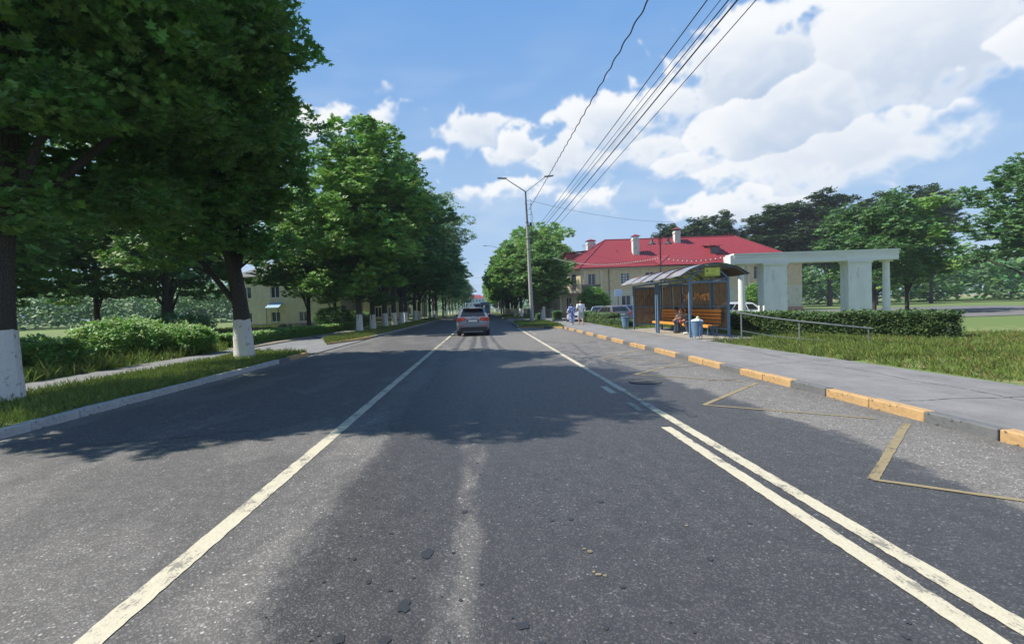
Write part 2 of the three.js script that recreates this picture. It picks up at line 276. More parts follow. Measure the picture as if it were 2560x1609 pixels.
struct('verge', slabGeo([[-60, -10], [-11.1, -10], [-11.1, 23], [-12.6, 24], [-13, 34], [-11.1, 34.6], [-11.1, 300], [-60, 300]], 0.1, 0.12), mGrassGround);
struct('footpath', slabGeo([[-13, 34], [-12.6, 24], [-11.1, 23], [-11.1, 34.6]], 0.09, 0.1), mDirt);
struct('footpath', slabGeo([[6.6, 69.4], [9.4, 69.2], [9.4, 300], [6.6, 300]], 0.1, 0.12), mPath);
struct('footpath', slabGeo([[9.45, 69.2], [11.5, 69.2], [11.5, 300], [9.45, 300]], 0.06, 0.08), mGrassGround);

// kerbs: each stone a piece of its own
const stoneGeo = [0, 1, 2].map((k) => { const g = rb(0.15, 0.24, 0.905, 0.018, 0, -0.12, 0); const p = g.attributes.position, r = rngOf(40 + k); for (let i = 0; i < p.count; i++) { const n = n3(p.getX(i) * 9 + k * 7, p.getY(i) * 9, p.getZ(i) * 5); p.setXYZ(i, p.getX(i) + n * 0.006, p.getY(i) + n * 0.006, p.getZ(i)); } g.computeVertexNormals(); return g; });
function kerb(line, pattern, label, y = 0.13) {
  const o = new THREE.Group(); o.name = numbered('kerb'); o.userData = { kind: 'structure', label }; scene.add(o);
  const r = rngOf(line.length * 7 + line[0][1]); let n = 0;
  for (let s = 0; s < line.length - 1; s++) {
    const [x0, z0] = line[s], [x1, z1] = line[s + 1], L = Math.hypot(x1 - x0, z1 - z0), k = Math.max(1, Math.round(L / 0.92)), a = Math.atan2(x1 - x0, z1 - z0);
    for (let i = 0; i < k; i++, n++) {
      const t = (i + 0.5) / k, st = mesh('kerbstone', stoneGeo[Math.floor(r() * 3)], mKerb[typeof pattern === 'function' ? pattern(n, mixf(z0, z1, t)) : pattern[n % pattern.length]], o);
      st.position.set(mixf(x0, x1, t) + (r() - 0.5) * 0.012, y + (r() - 0.5) * 0.012, -mixf(z0, z1, t)); st.rotation.y = -a + (r() - 0.5) * 0.012; st.rotation.x = (r() - 0.5) * 0.01; st.scale.z = L / k / 0.92;
    }
  }
}
kerb([[5.49, -6.61], [5.49, 35.1]], (n, z) => { const k = Math.floor((z - 10.75) / 0.92); return ((k % 3) + 3) % 3 === 0 ? 'G' : 'O'; }, 'kerb of orange and grey painted stones along the bus bay');
kerb([[5.46, 35.75], [2.62, 39.05]], ['O', 'G', 'O', 'O'], 'kerb of orange and grey stones closing the far end of the bus bay');
kerb([[2.6, 39.4], [2.65, 49.6], [3.1, 50.9], [4.3, 51.4]], ['C', 'C', 'G'], 'kerb round the grass island with the lamp pole');
kerb([[2.64, 140], [2.64, 73.2], [3.2, 70.7], [4.2, 69.8], [5.5, 69.4]], ['C', 'W', 'C'], 'pale kerb of the tree verge beyond the side street');
kerb([[-6.73, -8], [-6.73, 16.6]], ['W'], 'white painted kerb under the big tree');
kerb([[-6.73, 16.6], [-6.75, 19.4], [-7.15, 20.1]], ['G', 'O', 'O', 'G', 'O'], 'grey and orange end of the kerb at the driveway');
kerb([[-7.75, 25.3], [-7.0, 28.2], [-6.74, 31.5], [-6.74, 120]], (n) => (n < 6 ? 'O' : 'C'), 'kerb along the row of whitewashed trees', 0.125);
kerb([[7.2, 54.4], [12.6, 54.4]], ['W'], 'white kerb stones before the clipped bushes', 0.16);

// road markings
const roadOf = scene.getObjectByName('road'), bayOf = scene.getObjectByName('bus_bay');
function stripe(parent, m, pts, w, y = 0.005, seed = 1) { // painted band with a ragged edge
  const pos = [], uv = [], idx = []; let n = 0, len = 0;
  for (let s = 0; s < pts.length - 1; s++) {
    const [x0, z0] = pts[s], [x1, z1] = pts[s + 1], L = Math.hypot(x1 - x0, z1 - z0), k = Math.max(2, Math.ceil(L / 0.06)), nx = (z1 - z0) / L, nz = -(x1 - x0) / L;
    for (let i = 0; i <= k; i++) {
      const t = i / k, x = mixf(x0, x1, t), z = mixf(z0, z1, t), a = w / 2 + 0.007 * n2(x * 12 + seed, z * 12), b = w / 2 + 0.007 * n2(x * 12, z * 12 + 50 + seed);
      pos.push(x - nx * a, y, -(z - nz * a), x + nx * b, y, -(z + nz * b)); uv.push(-w / 2 + seed * 0.37, len + t * L, w / 2 + seed * 0.37, len + t * L);
      if (i) idx.push(n - 2, n - 1, n, n, n - 1, n + 1); n += 2;
    }
    len += L;
  }
  const g = new THREE.BufferGeometry(); g.setAttribute('position', new THREE.Float32BufferAttribute(pos, 3)); g.setAttribute('uv', new THREE.Float32BufferAttribute(uv, 2)); g.setIndex(idx); g.computeVertexNormals();
  return mesh('lane_line', g, m, parent);
}
stripe(roadOf, mLine, [[-1.98, -6], [-2.02, 20.3]], 0.15);
for (let z = 20.8; z < 26.5; z += 0.95) stripe(roadOf, mLine, [[-2.02, z], [-2.03, z + 0.5]], 0.14, 0.005, z);
stripe(roadOf, mLine, [[-2.03, 26.8], [-2.1, 70]], 0.13);
stripe(roadOf, mLine, [[2.485, -6], [2.485, 8.1]], 0.125); stripe(roadOf, mLineWorn, [[2.485, 8.1], [2.485, 9.3]], 0.10, 0.005, 3); stripe(roadOf, mLine, [[2.485, 9.3], [2.485, 38.6]], 0.125, 0.005, 2);
stripe(roadOf, mLine, [[2.265, -6], [2.26, 6.5]], 0.125, 0.005, 4); stripe(roadOf, mLineWorn, [[2.26, 7.5], [2.26, 8.2]], 0.11, 0.005, 5); stripe(roadOf, mLine, [[2.25, 9.1], [2.25, 9.9]], 0.12, 0.005, 6);
for (const z of [29.5, 32.2, 34.6]) stripe(bayOf, mLineWorn, [[2.95, z], [2.9, z + 1.6]], 0.1, 0.005, z);
for (const [a, b, c] of [[[5.16, 13.4], [3.31, 11.44], [4.95, 9.95]], [[5.13, 9.74], [3.3, 7.82], [5.0, 6.6]], [[5.15, 6.3], [3.3, 4.4], [5.0, 3.1]], [[5.16, 17.4], [3.4, 15.2], [5.0, 13.7]]]) {
  const m = a[1] > 15 ? M([0.30, 0.27, 0.2], 0.85, { map: paintTex }) : mYellowLine; const o = stripe(bayOf, m, [a, b], 0.08, 0.005, a[1]), o2 = stripe(bayOf, m, [b, c], 0.06, 0.0065, c[1]); o.name = o2.name = 'zigzag_line';
}
// manhole cover in the bay, pot-holes in the lane
{
  const t = thing('manhole_cover', 'round dark iron manhole cover in the wet patch of the bus bay', 'manhole cover', [3.18, 0.003, 10.3]);
  mesh('rim', new THREE.TorusGeometry(0.31, 0.014, 6, 32).rotateX(Math.PI / 2).translate(0, 0.0, 0), M([0.05, 0.045, 0.04], 0.6), t);
  mesh('lid', cyl(0.29, 0.29, 0.006, 0, 0, 0, 32), M([0.06, 0.055, 0.05], 0.5, { bumpMap: fineBump, bumpScale: 0.01 }), t);
}
function blotch(x, z, rx, rz, seed, m, name, y) { // thin patch with an irregular outline
  const s = new THREE.Shape(), r = 26; for (let i = 0; i < r; i++) { const a = i / r * 6.283, q = 1 + 0.32 * n2(Math.cos(a) * 0.8 + seed, Math.sin(a) * 0.8 + seed * 3) + 0.06 * n2(Math.cos(a) * 3 + seed, Math.sin(a) * 3); s[i ? 'lineTo' : 'moveTo'](x + Math.cos(a) * rx * q, z + Math.sin(a) * rz * q); }
  return mesh(name, new THREE.ShapeGeometry(s).rotateX(-Math.PI / 2).translate(0, y, 0), m, x > 2.55 ? bayOf : roadOf);
}
const mTar = M([0.030, 0.031, 0.033], 0.4, { bumpMap: fineBump, bumpScale: 0.002 }), mChalk = M([0.22, 0.205, 0.17], 0.9, { map: paintTex });
{
  const r = rngOf(301);
  for (const [x, z, a, b] of [[2.85, 7.7, 0.10, 0.22], [2.84, 7.15, 0.07, 0.13], [-0.48, 2.72, 0.035, 0.06], [-0.42, 3.3, 0.035, 0.07], [-0.75, 2.45, 0.03, 0.04], [0.14, 2.52, 0.035, 0.03], [-0.53, 2.43, 0.03, 0.035]]) blotch(x, z, a, b, x * 9 + z, mTar, 'tar_spot', 0.0045);
  for (let i = 0; i < 70; i++) { const z = 2.2 + 7 * r() * r(), x = -1.2 + 3.2 * r(), s = 0.006 + 0.018 * r() * r(); blotch(x, z, s, s * (0.7 + 0.8 * r()), i * 3.1, mTar, 'tar_spot', 0.0045); }
  for (const [x, z, a, b] of [[0.62, 2.98, 0.022, 0.014], [0.655, 2.965, 0.012, 0.012], [0.60, 3.01, 0.01, 0.012], [0.63, 3.26, 0.016, 0.02], [0.60, 3.3, 0.012, 0.01], [1.38, 3.6, 0.012, 0.012]]) blotch(x, z, a, b, x * 31 + z, mChalk, 'paint_spot', 0.005 + x * 0.0004);
}

// cracks in the old asphalt of the left lane, the bay and the pavement
{
  const r = rngOf(333), mCrack = M([0.035, 0.034, 0.033], 0.9), walk = scene.getObjectByName('sidewalk_002');
  const crack = (parent, x, z, dx, dz, n, w, y) => { const pts = [[x, z]]; for (let i = 0; i < n; i++) { x += dx * (0.6 + 0.8 * r()) + (r() - 0.5) * 0.16; z += dz * (0.6 + 0.8 * r()) + (r() - 0.5) * 0.16; pts.push([x, z]); } stripe(parent, mCrack, pts, w, y, r() * 9).name = 'crack'; };
  for (const [x, z, n] of [[-6.2, 3.2, 9], [-5.2, 6.5, 7], [-4.2, 21.5, 12], [-6.0, 23, 10]]) crack(roadOf, x, z, 0.3, 0.07, n, 0.016, 0.0045);
  for (const [x, z, n] of [[3.9, 12.4, 5], [4.3, 15.6, 4], [3.4, 18.2, 6], [3.1, 21.4, 7], [3.6, 24.6, 5], [4.4, 10.2, 3]]) crack(bayOf, x, z, 0.22, 0.06, n, 0.03, 0.0045);
  for (const [x, z, n] of [[5.7, 7.1, 9], [5.7, 11.4, 10], [5.75, 16.2, 10], [5.75, 22.1, 9], [5.8, 29.4, 9]]) crack(walk, x, z, 0.24, 0.05, n, 0.014, 0.1245);
  crack(walk, 7.1, 5.5, 0.02, 0.5, 22, 0.012, 0.1245);
}

// ------------------------------------------------------------------ trees, bushes, hedges, grass
function leafShape(kind, s) { // a flat leaf with its stalk at the origin, tip along +y
  const o = { maple: [[0, 0], [0.16, -0.02], [0.5, 0.12], [0.26, 0.3], [0.56, 0.62], [0.2, 0.55], [0, 1], [-0.2, 0.55], [-0.56, 0.62], [-0.26, 0.3], [-0.5, 0.12], [-0.16, -0.02]], plain: [[0, 0], [0.28, 0.38], [0.14, 0.8], [0, 1], [-0.14, 0.8], [-0.28, 0.38]], blade: [[-0.035, 0], [0.035, 0], [0.02, 0.6], [0, 1]] }[kind];
  const g = new THREE.BufferGeometry(), pos = [0, 0.35 * s, 0.04 * s]; for (const [x, y] of o) pos.push(x * s, y * s, -(Math.abs(x) * 0.25 + (y - 0.3) * (y - 0.3) * 0.35) * s);
  const idx = []; for (let i = 0; i < o.length; i++) idx.push(0, i + 1, (i + 1) % o.length + 1);
  if (kind === 'blade') { pos.splice(0, 3); idx.length = 0; idx.push(0, 1, 2, 0, 2, 3); }
  g.setAttribute('position', new THREE.Float32BufferAttribute(pos, 3)); g.setIndex(idx); g.computeVertexNormals(); return g.toNonIndexed();
}
function sprig(kind, n, size, seed, length = 0.34, droop = 0.5) {
  const r = rngOf(seed), l = [];
  for (let i = 0; i < n; i++) {
    const g = leafShape(kind, size * (0.7 + 0.6 * r())), t = (i + 0.5) / n;
    g.rotateX(-0.9 - droop * r()); g.rotateZ((r() - 0.5) * 0.7); g.rotateY(i * 2.4 + r());
    g.translate((r() - 0.5) * 0.09, (r() - 0.5) * 0.10, (t - 0.5) * length); l.push(g);
  }
  return join(l);
}
const SPRIG = { maple: [1, 2, 3].map((s) => sprig('maple', 10, 0.125, s)), mapleBig: [4, 5].map((s) => sprig('maple', 9, 0.205, s, 0.48)), plain: [6, 7].map((s) => sprig('plain', 12, 0.11, s)), plainBig: [8, 9].map((s) => sprig('plain', 10, 0.26, s, 0.7)), small: [10, 11].map((s) => sprig('plain', 12, 0.055, s, 0.16)), needle: [12].map((s) => sprig('plain', 16, 0.26, s, 0.7)) };
const dummy = new THREE.Object3D(), tint = new THREE.Color();
function scatter(name, geo, m, list, parent, r, hueAmp = 0.25) { // list of [x, y, z, scale, outward x, y, z]
  const o = new THREE.InstancedMesh(geo, m, list.length); o.name = name; o.castShadow = o.receiveShadow = true;
  list.forEach(([x, y, z, s, ox = 0, oy = 1, oz = 0], i) => {
    dummy.position.set(x, y, z); dummy.scale.setScalar(s);
    dummy.rotation.set((r() - 0.5) * 1.1, r() * 6.283, (r() - 0.5) * 1.1);
    dummy.updateMatrix(); o.setMatrixAt(i, dummy.matrix);
    const a = 1 + (r() - 0.5) * hueAmp * 2; tint.setRGB(a * (1 + (r() - 0.5) * 0.45), a, a * (1 + (r() - 0.5) * 0.4)); o.setColorAt(i, tint);
  });
  parent.add(o); return o;
}
// A tree: trunk with limbs, and a crown of leaf sprigs in clumps hung on the limbs.
function tree(t, q) {
  const r = rngOf(q.seed), H = q.h, base = q.base, cy = (H + base) / 2, ry = (H - base) / 2, lean = q.lean || [0, 0];
  const tp = [V(0, -0.1, 0), V(lean[0] * 0.18 + (r() - 0.5) * 0.15, H * 0.16, lean[1] * 0.18), V(lean[0] * 0.5 + (r() - 0.5) * 0.3, H * 0.36, lean[1] * 0.5 + (r() - 0.5) * 0.3), V(lean[0] * 0.85 + (r() - 0.5) * 0.5, H * 0.6, lean[1] * 0.85), V(lean[0], H * 0.84, lean[1])];
  const curve = new THREE.CatmullRomCurve3(tp), R = q.r, wood = [limb(tp, [R * 1.25, R, R * 0.86, R * 0.5, R * 0.12], 12, 0.07, q.seed)];
  const env = (d, jig) => { const up = d.y; return V(d.x * q.rx * (1 - (q.taper ?? 0.25) * Math.max(0, up)) * jig, d.y * ry * jig, d.z * (q.rz || q.rx) * (1 - (q.taper ?? 0.25) * Math.max(0, up)) * jig); };
  const cx = lean[0] * 0.7 + (q.off ? q.off[0] : 0), cz = lean[1] * 0.7 + (q.off ? q.off[1] : 0);
  const clumps = [];
  for (let tries = 0; clumps.length < q.clumps && tries < q.clumps * 12; tries++) {
    const d = V(r() * 2 - 1, r() * 2 - 1, r() * 2 - 1); if (d.length() > 1 || d.length() < 0.02) continue; d.normalize();
    const rad = Math.pow(r(), 0.42), bump = 1 + 0.30 * n3(d.x * 1.7 + q.seed, d.y * 1.7, d.z * 1.7);
    const p = env(d, rad * bump).add(V(cx, cy, cz));
    if (p.y < base * 0.8) continue;
    if (clumps.some((c) => c.distanceTo(p) < q.clumpR * 0.62)) continue;
    clumps.push(p);
  }
  const nl = Math.min(q.limbs || 9, clumps.length), tips = [];
  for (let i = 0; i < nl; i++) {
    const c = clumps[Math.floor(i * clumps.length / nl)], u = clamp((c.y - base * 0.5) / H * 0.75, 0.2, 0.78), a = curve.getPoint(u), b = c.clone(), mid = a.clone().lerp(b, 0.5).add(V((r() - 0.5) * 0.5, 0.35 + r() * 0.3, (r() - 0.5) * 0.5)), r0 = R * (0.55 - 0.42 * u);
    wood.push(limb([a, mid, b], [r0, r0 * 0.6, 0.02], 7, 0.06, i)); tips.push([mid, r0 * 0.55], [a.clone().lerp(mid, 0.5), r0 * 0.7]);
  }
  for (const c of clumps) { // a thin branch from the nearest limb to each clump
    if (r() > (q.twigs ?? 0.6)) continue;
    let best = null, bd = 1e9; for (const [p, rr] of tips) { const d = p.distanceTo(c) + (p.y > c.y ? 2 : 0); if (d < bd) { bd = d; best = [p, rr]; } }
    if (best) wood.push(rod(best[0], c, Math.min(0.05, best[1] * 0.6), 0.012, 5, false));
  }
  const tr = mesh('trunk', wood, mBark, t);
  if (q.wash) {
    const atHeight = (y) => { let lo = 0, hi = 1; for (let i = 0; i < 24; i++) { const m = (lo + hi) / 2; if (curve.getPoint(m).y < y) lo = m; else hi = m; } return curve.getPoint(lo); };
    const pts = [0, 0.33, 0.66, 1].map((k) => { const y = -0.05 + k * (q.wash + 0.05), p = atHeight(y); return V(p.x, y, p.z); });
    const g = limb(pts, [R * 1.46, R * 1.3, R * 1.2, R * 1.15], 14, 0.04, q.seed), p = g.attributes.position;
    for (let i = 0; i < p.count; i++) if (p.getY(i) > q.wash - 0.12) p.setY(i, p.getY(i) + 0.035 * n2(p.getX(i) * 14 + q.seed, p.getZ(i) * 14));
    mesh('whitewash', g, mWhitewash, tr);
  }
  const list = [], sp = q.sprigs;
  for (const c of clumps) {
    const k = Math.round(q.per * (0.7 + 0.6 * r())), cr = q.clumpR * (0.75 + 0.5 * r());
    for (let i = 0; i < k; i++) {
      const d = V(r() * 2 - 1, r() * 2 - 1, r() * 2 - 1); if (d.length() > 1) { i--; continue; }
      d.setLength(Math.pow(d.length(), 0.6)); list.push([c.x + d.x * cr * 1.1, c.y + d.y * cr * 0.62 - (d.x * d.x + d.z * d.z) * cr * 0.25 * (q.droop || 1), c.z + d.z * cr * 1.1, (0.75 + 0.5 * r()) * (q.ls || 1)]);
    }
  }
  const per = Math.ceil(list.length / sp.length), crown = new THREE.Group(); crown.name = 'crown'; t.add(crown);
  for (let i = list.length - 1; i > 0; i--) { const j = Math.floor(r() * (i + 1)); [list[i], list[j]] = [list[j], list[i]]; }
  sp.forEach((g, i) => { const o = scatter('foliage', g, q.leaf, list.slice(i * per, (i + 1) * per), crown, r, q.hue || 0.25); o.userData.kind = 'stuff'; });
  return t;
}
const LG = 'street trees with whitewashed trunks along the far side of the lane';
// the big tree beside the kerb
tree(thing('maple_tree', 'big leaning maple with thick whitewashed trunk beside the white kerb', 'tree', [-8.42, 0.1, 18]), { seed: 3, h: 13.2, base: 3.2, taper: 0.6, rx: 3.0, rz: 3.2, off: [-0.4, 0.5], lean: [-0.5, 0.6], r: 0.25, wash: 1.35, clumps: 140, clumpR: 0.95, per: 100, sprigs: SPRIG.maple, leaf: mLeaf.maple, limbs: 16, hue: 0.3, droop: 1.5 });
tree(thing('maple_tree', 'nearest maple, its crown hanging over the white kerb in front of the leaning maple', 'tree', [-9.1, 0.1, 9.6]), { seed: 8, h: 13.0, base: 3.7, taper: 0.5, rx: 4.6, rz: 4.0, off: [-0.1, -1.0], lean: [0.1, -0.4], r: 0.27, wash: 1.35, clumps: 190, clumpR: 0.9, per: 105, sprigs: SPRIG.maple, leaf: mLeaf.maple, limbs: 16, hue: 0.3, droop: 1.7 });
// row on the far side of the lane
const rowA = tree(thing('street_tree', 'first street tree past the driveway, with bright sunlit lower leaves', 'tree', [-9.2, 0.1, 37.9], 0, LG), { seed: 21, h: 15.4, base: 2.4, rx: 5.3, lean: [0.2, 0], r: 0.2, wash: 1.3, clumps: 150, clumpR: 0.95, per: 60, sprigs: SPRIG.mapleBig, leaf: mLeaf.bright, limbs: 11, ls: 0.95 });
const rowB = tree(thing('street_tree', 'second street tree past the driveway, with dense dark crown', 'tree', [-9.05, 0.1, 41.8], 0.4, LG), { seed: 22, h: 14.6, base: 2.7, rx: 4.9, lean: [-0.2, 0.3], r: 0.2, wash: 1.25, clumps: 105, clumpR: 1.0, per: 42, sprigs: SPRIG.mapleBig, leaf: mLeaf.dark, limbs: 10 });
const rowC = tree(thing('street_tree', 'third street tree past the driveway, between two dark crowned neighbours', 'tree', [-9.1, 0.1, 47.2], 1, LG), { seed: 23, h: 16.4, base: 3.4, rx: 4.9, lean: [0.4, 0], r: 0.22, wash: 1.3, clumps: 100, clumpR: 1.05, per: 40, sprigs: SPRIG.mapleBig, leaf: mLeaf.maple, limbs: 10 });
const far = tree(thing('street_tree', 'fourth street tree past the driveway, crown reaching over the lane', 'tree', [-8.95, 0.1, 51.2], 0, LG), { seed: 24, h: 17, base: 3.6, rx: 5.2, r: 0.22, wash: 1.3, clumps: 80, clumpR: 1.2, per: 34, sprigs: SPRIG.mapleBig, leaf: mLeaf.dark, limbs: 9, ls: 1.25 });
const farPale = tree(thing('street_tree', 'tall pale green tree standing out at the end of the row over the lane', 'tree', [-7.9, 0.1, 84], 0, LG), { seed: 25, h: 21, base: 4.5, rx: 5.4, r: 0.24, wash: 1.3, clumps: 80, clumpR: 1.3, per: 34, sprigs: SPRIG.plainBig, leaf: mLeaf.pale, limbs: 9, ls: 1.25 });
const ordinal = ['fifth', 'sixth', 'seventh', 'eighth', 'ninth', 'tenth', 'eleventh', 'twelfth', 'thirteenth', 'fourteenth', 'fifteenth', 'sixteenth', 'seventeenth', 'eighteenth', 'nineteenth', 'twentieth'];
[[-9.0, 56, rowC, 1.02], [-9.6, 63, far, 1.0], [-9.4, 70, rowB, 1.15], [-9.7, 77, far, 1.05], [-9.7, 92, farPale, 0.92], [-9.7, 99, far, 1.05], [-9.8, 106, farPale, 0.95], [-9.2, 116, far, 1], [-9.4, 126, farPale, 0.85], [-9.3, 138, far, 0.95], [-9.4, 152, farPale, 0.8], [-9.3, 168, far, 0.9], [-9.3, 190, far, 0.9], [-9.4, 220, farPale, 0.8], [-9.4, 250, far, 0.9], [-9.6, 285, far, 0.9]].forEach(([x, z, s, k], i) => copyOf(s, `${ordinal[i]} whitewashed street tree past the driveway, counted along the lane`, [x, 0.1, z], i * 1.3 + 0.6, k));
const BG = 'garden trees behind the pavement';
const bgA = tree(thing('garden_tree', 'leafy garden tree before the gable of the cream house, behind the first street tree', 'tree', [-15.5, 0.1, 45.5], 0, BG), { seed: 31, h: 12.5, base: 1.6, rx: 4.6, r: 0.17, clumps: 80, clumpR: 1.1, per: 36, sprigs: SPRIG.mapleBig, leaf: mLeaf.bright, limbs: 9, ls: 1.15 });
const bgB = tree(thing('garden_tree', 'dark garden tree behind the big leaning maple', 'tree', [-21, 0.1, 34], 0, BG), { seed: 32, h: 13, base: 2.6, rx: 4.7, r: 0.2, clumps: 95, clumpR: 1.05, per: 44, sprigs: SPRIG.mapleBig, leaf: mLeaf.dark, limbs: 9 });
[[-25.5, 42, bgB, 1.1, 'tall garden tree before the blue canopy of the cream house'], [-27, 29, bgA, 1.0, 'bright garden tree beyond the tall weeds, behind the big maple'], [-34, 36, bgB, 1.15, 'dark garden tree standing clear of the cream house at its far corner'], [-20, 14, bgA, 0.8, 'bright young garden tree nearest the pavement by the big maple'], [-29, 19, bgB, 1.0, 'dark garden tree at the edge of view beside the bright young one'], [-33, 44, bgA, 1.2, 'broad garden tree furthest from the road, past the cream house'], [-16.5, 57, bgB, 0.95, 'dark garden tree between the two cream houses'], [-14.6, 68, bgA, 0.95, 'bright garden tree before the second cream house'], [-15, 90, bgA, 1.15, 'bright garden tree beyond the second cream house'], [-17, 118, bgB, 1.3, 'dark garden tree far along the pavement'], [-38, 30, bgB, 1.3, 'large dark garden tree at the outer edge of view']].forEach(([x, z, s, k, l], i) => copyOf(s, l, [x, 0.1, z], i * 1.9, k));
// right of the road
const RG = 'street trees with whitewashed trunks beyond the bus bay';
const nearR = tree(thing('street_tree', 'low broad street tree with pale trunk on the grass island next to the lamp pole', 'tree', [5.95, 0.1, 52.6], 0, RG), { seed: 41, h: 7.6, base: 2.4, rx: 2.9, r: 0.2, wash: 1.45, clumps: 95, clumpR: 0.75, per: 42, sprigs: SPRIG.mapleBig, leaf: mLeaf.maple, limbs: 9, ls: 0.85 });
const rA = tree(thing('street_tree', 'first street tree on the verge beyond the side street', 'tree', [5.1, 0.1, 71.2], 0, RG), { seed: 42, h: 10.6, base: 2.7, rx: 3.7, r: 0.2, wash: 1.3, clumps: 85, clumpR: 0.95, per: 38, sprigs: SPRIG.mapleBig, leaf: mLeaf.bright, limbs: 9, ls: 1.1 });
[[4.6, 77, 0.98], [5.3, 84, 1.05], [4.4, 91, 1.0], [5.2, 97, 1.1], [4.5, 104, 1.05], [5.0, 112, 1.1], [4.4, 121, 1.05], [5.0, 132, 1.1], [4.6, 145, 1.05], [4.7, 160, 1.1], [4.6, 178, 1.1], [4.6, 200, 1.1], [4.8, 226, 1.1], [5.2, 255, 1.15], [5.6, 290, 1.2]].forEach(([x, z, k], i) => copyOf(rA, `${['second', 'third', 'fourth', ...ordinal][i]} street tree on the verge beyond the side street, counted down the road`, [x, 0.1, z], i * 2.1, k));
[[10.0, 84, 1.35, 'pale tree top rising behind the street trees, next to the red roof'], [12.6, 116, 1.9, 'tall tree behind the wing of the red roofed house'], [9.5, 100, 1.4, 'tree behind the street tree row in front of the wing of the red roofed house']].forEach(([x, z, k, l], i) => copyOf(rA, l, [x, 0.1, z], i * 2.7, k));
// pines behind the red roofed house
const mPineBark = M([0.20, 0.11, 0.06], 0.95, { bumpMap: barkBump, bumpScale: 0.03 });
const pineSrc = tree(thing('pine_tree', 'tallest pine with feathery top behind the ridge of the red roof', 'tree', [46, 0, 100], 0, 'pines behind the red roofed house'), { seed: 51, h: 19.2, base: 6.5, rx: 3.9, r: 0.22, clumps: 95, clumpR: 1.0, per: 34, sprigs: SPRIG.needle, leaf: mLeaf.needle, limbs: 14, twigs: 1, ls: 1.1, droop: 0.2 });
[[33, 100, 0.78, 'small pine left of the pale chimney behind the red roof'], [37, 101, 0.90, 'pine just above the smaller chimney of the red roofed house'], [40.5, 98, 0.92, 'pine between the smaller chimney and the tallest pine'], [43, 103, 0.94, 'bushy pine close beside the tallest pine, chimney side'], [49.5, 100, 0.8, 'short pine beside the tallest pine, towards the dark pine clump'], [54, 96, 1.0, 'dark full pine above the end of the red roof'], [58, 98, 1.05, 'dark pine behind the full one at the end of the red roof'], [63, 94, 1.1, 'pine over the white portico beam'], [70, 92, 1.05, 'pine standing past the white portico'], [78, 90, 1.1, 'outermost pine past the white portico']].forEach(([x, z, k, l], i) => copyOf(pineSrc, l, [x, 0, z], i * 2.3, i >= 5 && i < 8 ? [k * 1.5, k, k * 1.5] : k));
copyOf(bgB, 'maple between the parked cars and the outer portico pier', [34, 0, 45], 1, 0.85); copyOf(bgA, 'bright maple past the outer portico pier', [41, 0, 50], 2, 0.9); copyOf(bgB, 'dark maple at the outer edge of the plaza', [45, 0, 41], 3, 1.05);

// bushes and hedges
function bush(t, q) {
  const r = rngOf(q.seed), list = [], stems = [];
  for (let i = 0; i < q.n; i++) {
    const d = V(r() * 2 - 1, r() * 2 - 1, r() * 2 - 1); if (d.length() > 1) { i--; continue; }
    d.setLength(Math.pow(d.length(), 0.35)); const bump = 1 + 0.22 * n3(d.x * 2 + q.seed, d.y * 2, d.z * 2);
    const y = q.h * (0.52 + 0.48 * d.y * bump); if (y < 0.03) continue; list.push([d.x * q.rx * bump, y, d.z * (q.rz || q.rx) * bump, (q.ls || 1) * (0.7 + 0.6 * r())]);
  }
  for (let i = 0; i < 6; i++) { const a = r() * 6.28; stems.push(rod(V(Math.cos(a) * 0.1, 0, Math.sin(a) * 0.1), V(Math.cos(a) * q.rx * 0.6, q.h * 0.65, Math.sin(a) * q.rx * 0.6), 0.025, 0.01, 5, false)); }
  mesh('stems', stems, mBark, t).userData.kind = 'stuff'; scatter('foliage', q.sprig, q.leaf, list, t, r).userData.kind = 'stuff'; return t;
}
function hedge(t, pts, w, h, dens, seed, sprigG, leaf, ls = 1) { // clipped hedge along a line of (x, distance)
  const r = rngOf(seed), list = [], stems = [];
  for (let s = 0; s < pts.length - 1; s++) {
    const [x0, z0] = pts[s], [x1, z1] = pts[s + 1], L = Math.hypot(x1 - x0, z1 - z0), nx = (z1 - z0) / L, nz = -(x1 - x0) / L;
    for (let i = 0; i < L * dens; i++) {
      const u = r(), a = (r() * 2 - 1), side = r(); let v = r(), b = a; if (side < 0.4) v = 1 - 0.12 * r(); else if (side < 0.85) b = Math.sign(a) * (1 - 0.15 * r());
      const x = mixf(x0, x1, u), z = mixf(z0, z1, u), hh = h * (1 + 0.16 * fbm2(x * 1.3 + seed, z * 1.3)), ww = w / 2 * (1 + 0.2 * fbm2(x * 1.7, z * 1.7 + seed));
      list.push([x + nx * b * ww, v * hh, -(z + nz * b * ww), ls * (0.7 + 0.6 * r())]);
    }
    for (let i = 0; i < L * 2.5; i++) { const u = r(), x = mixf(x0, x1, u), z = mixf(z0, z1, u); stems.push(rod(V(x, 0, -z), V(x + (r() - 0.5) * 0.3, h * 0.8, -z + (r() - 0.5) * 0.3), 0.012, 0.006, 4, false)); }
  }
  mesh('stems', stems, mBark, t).userData.kind = 'stuff'; scatter('foliage', sprigG, leaf, list, t, r, 0.3).userData.kind = 'stuff'; return t;
}
bush(thing('round_bush', 'big round green bush in front of the balcony of the red roofed house', 'bush', [11.2, 0.02, 52.5]), { seed: 61, h: 3.2, rx: 1.4, n: 1900, sprig: SPRIG.plain[0], leaf: mLeaf.bright, ls: 1.5 });
bush(thing('garden_bush', 'leafy bush in front of the house seen between the white column and pier', 'bush', [24.4, 0.02, 46]), { seed: 62, h: 2.8, rx: 1.4, n: 1300, sprig: SPRIG.plain[1], leaf: mLeaf.bright, ls: 1.5 });
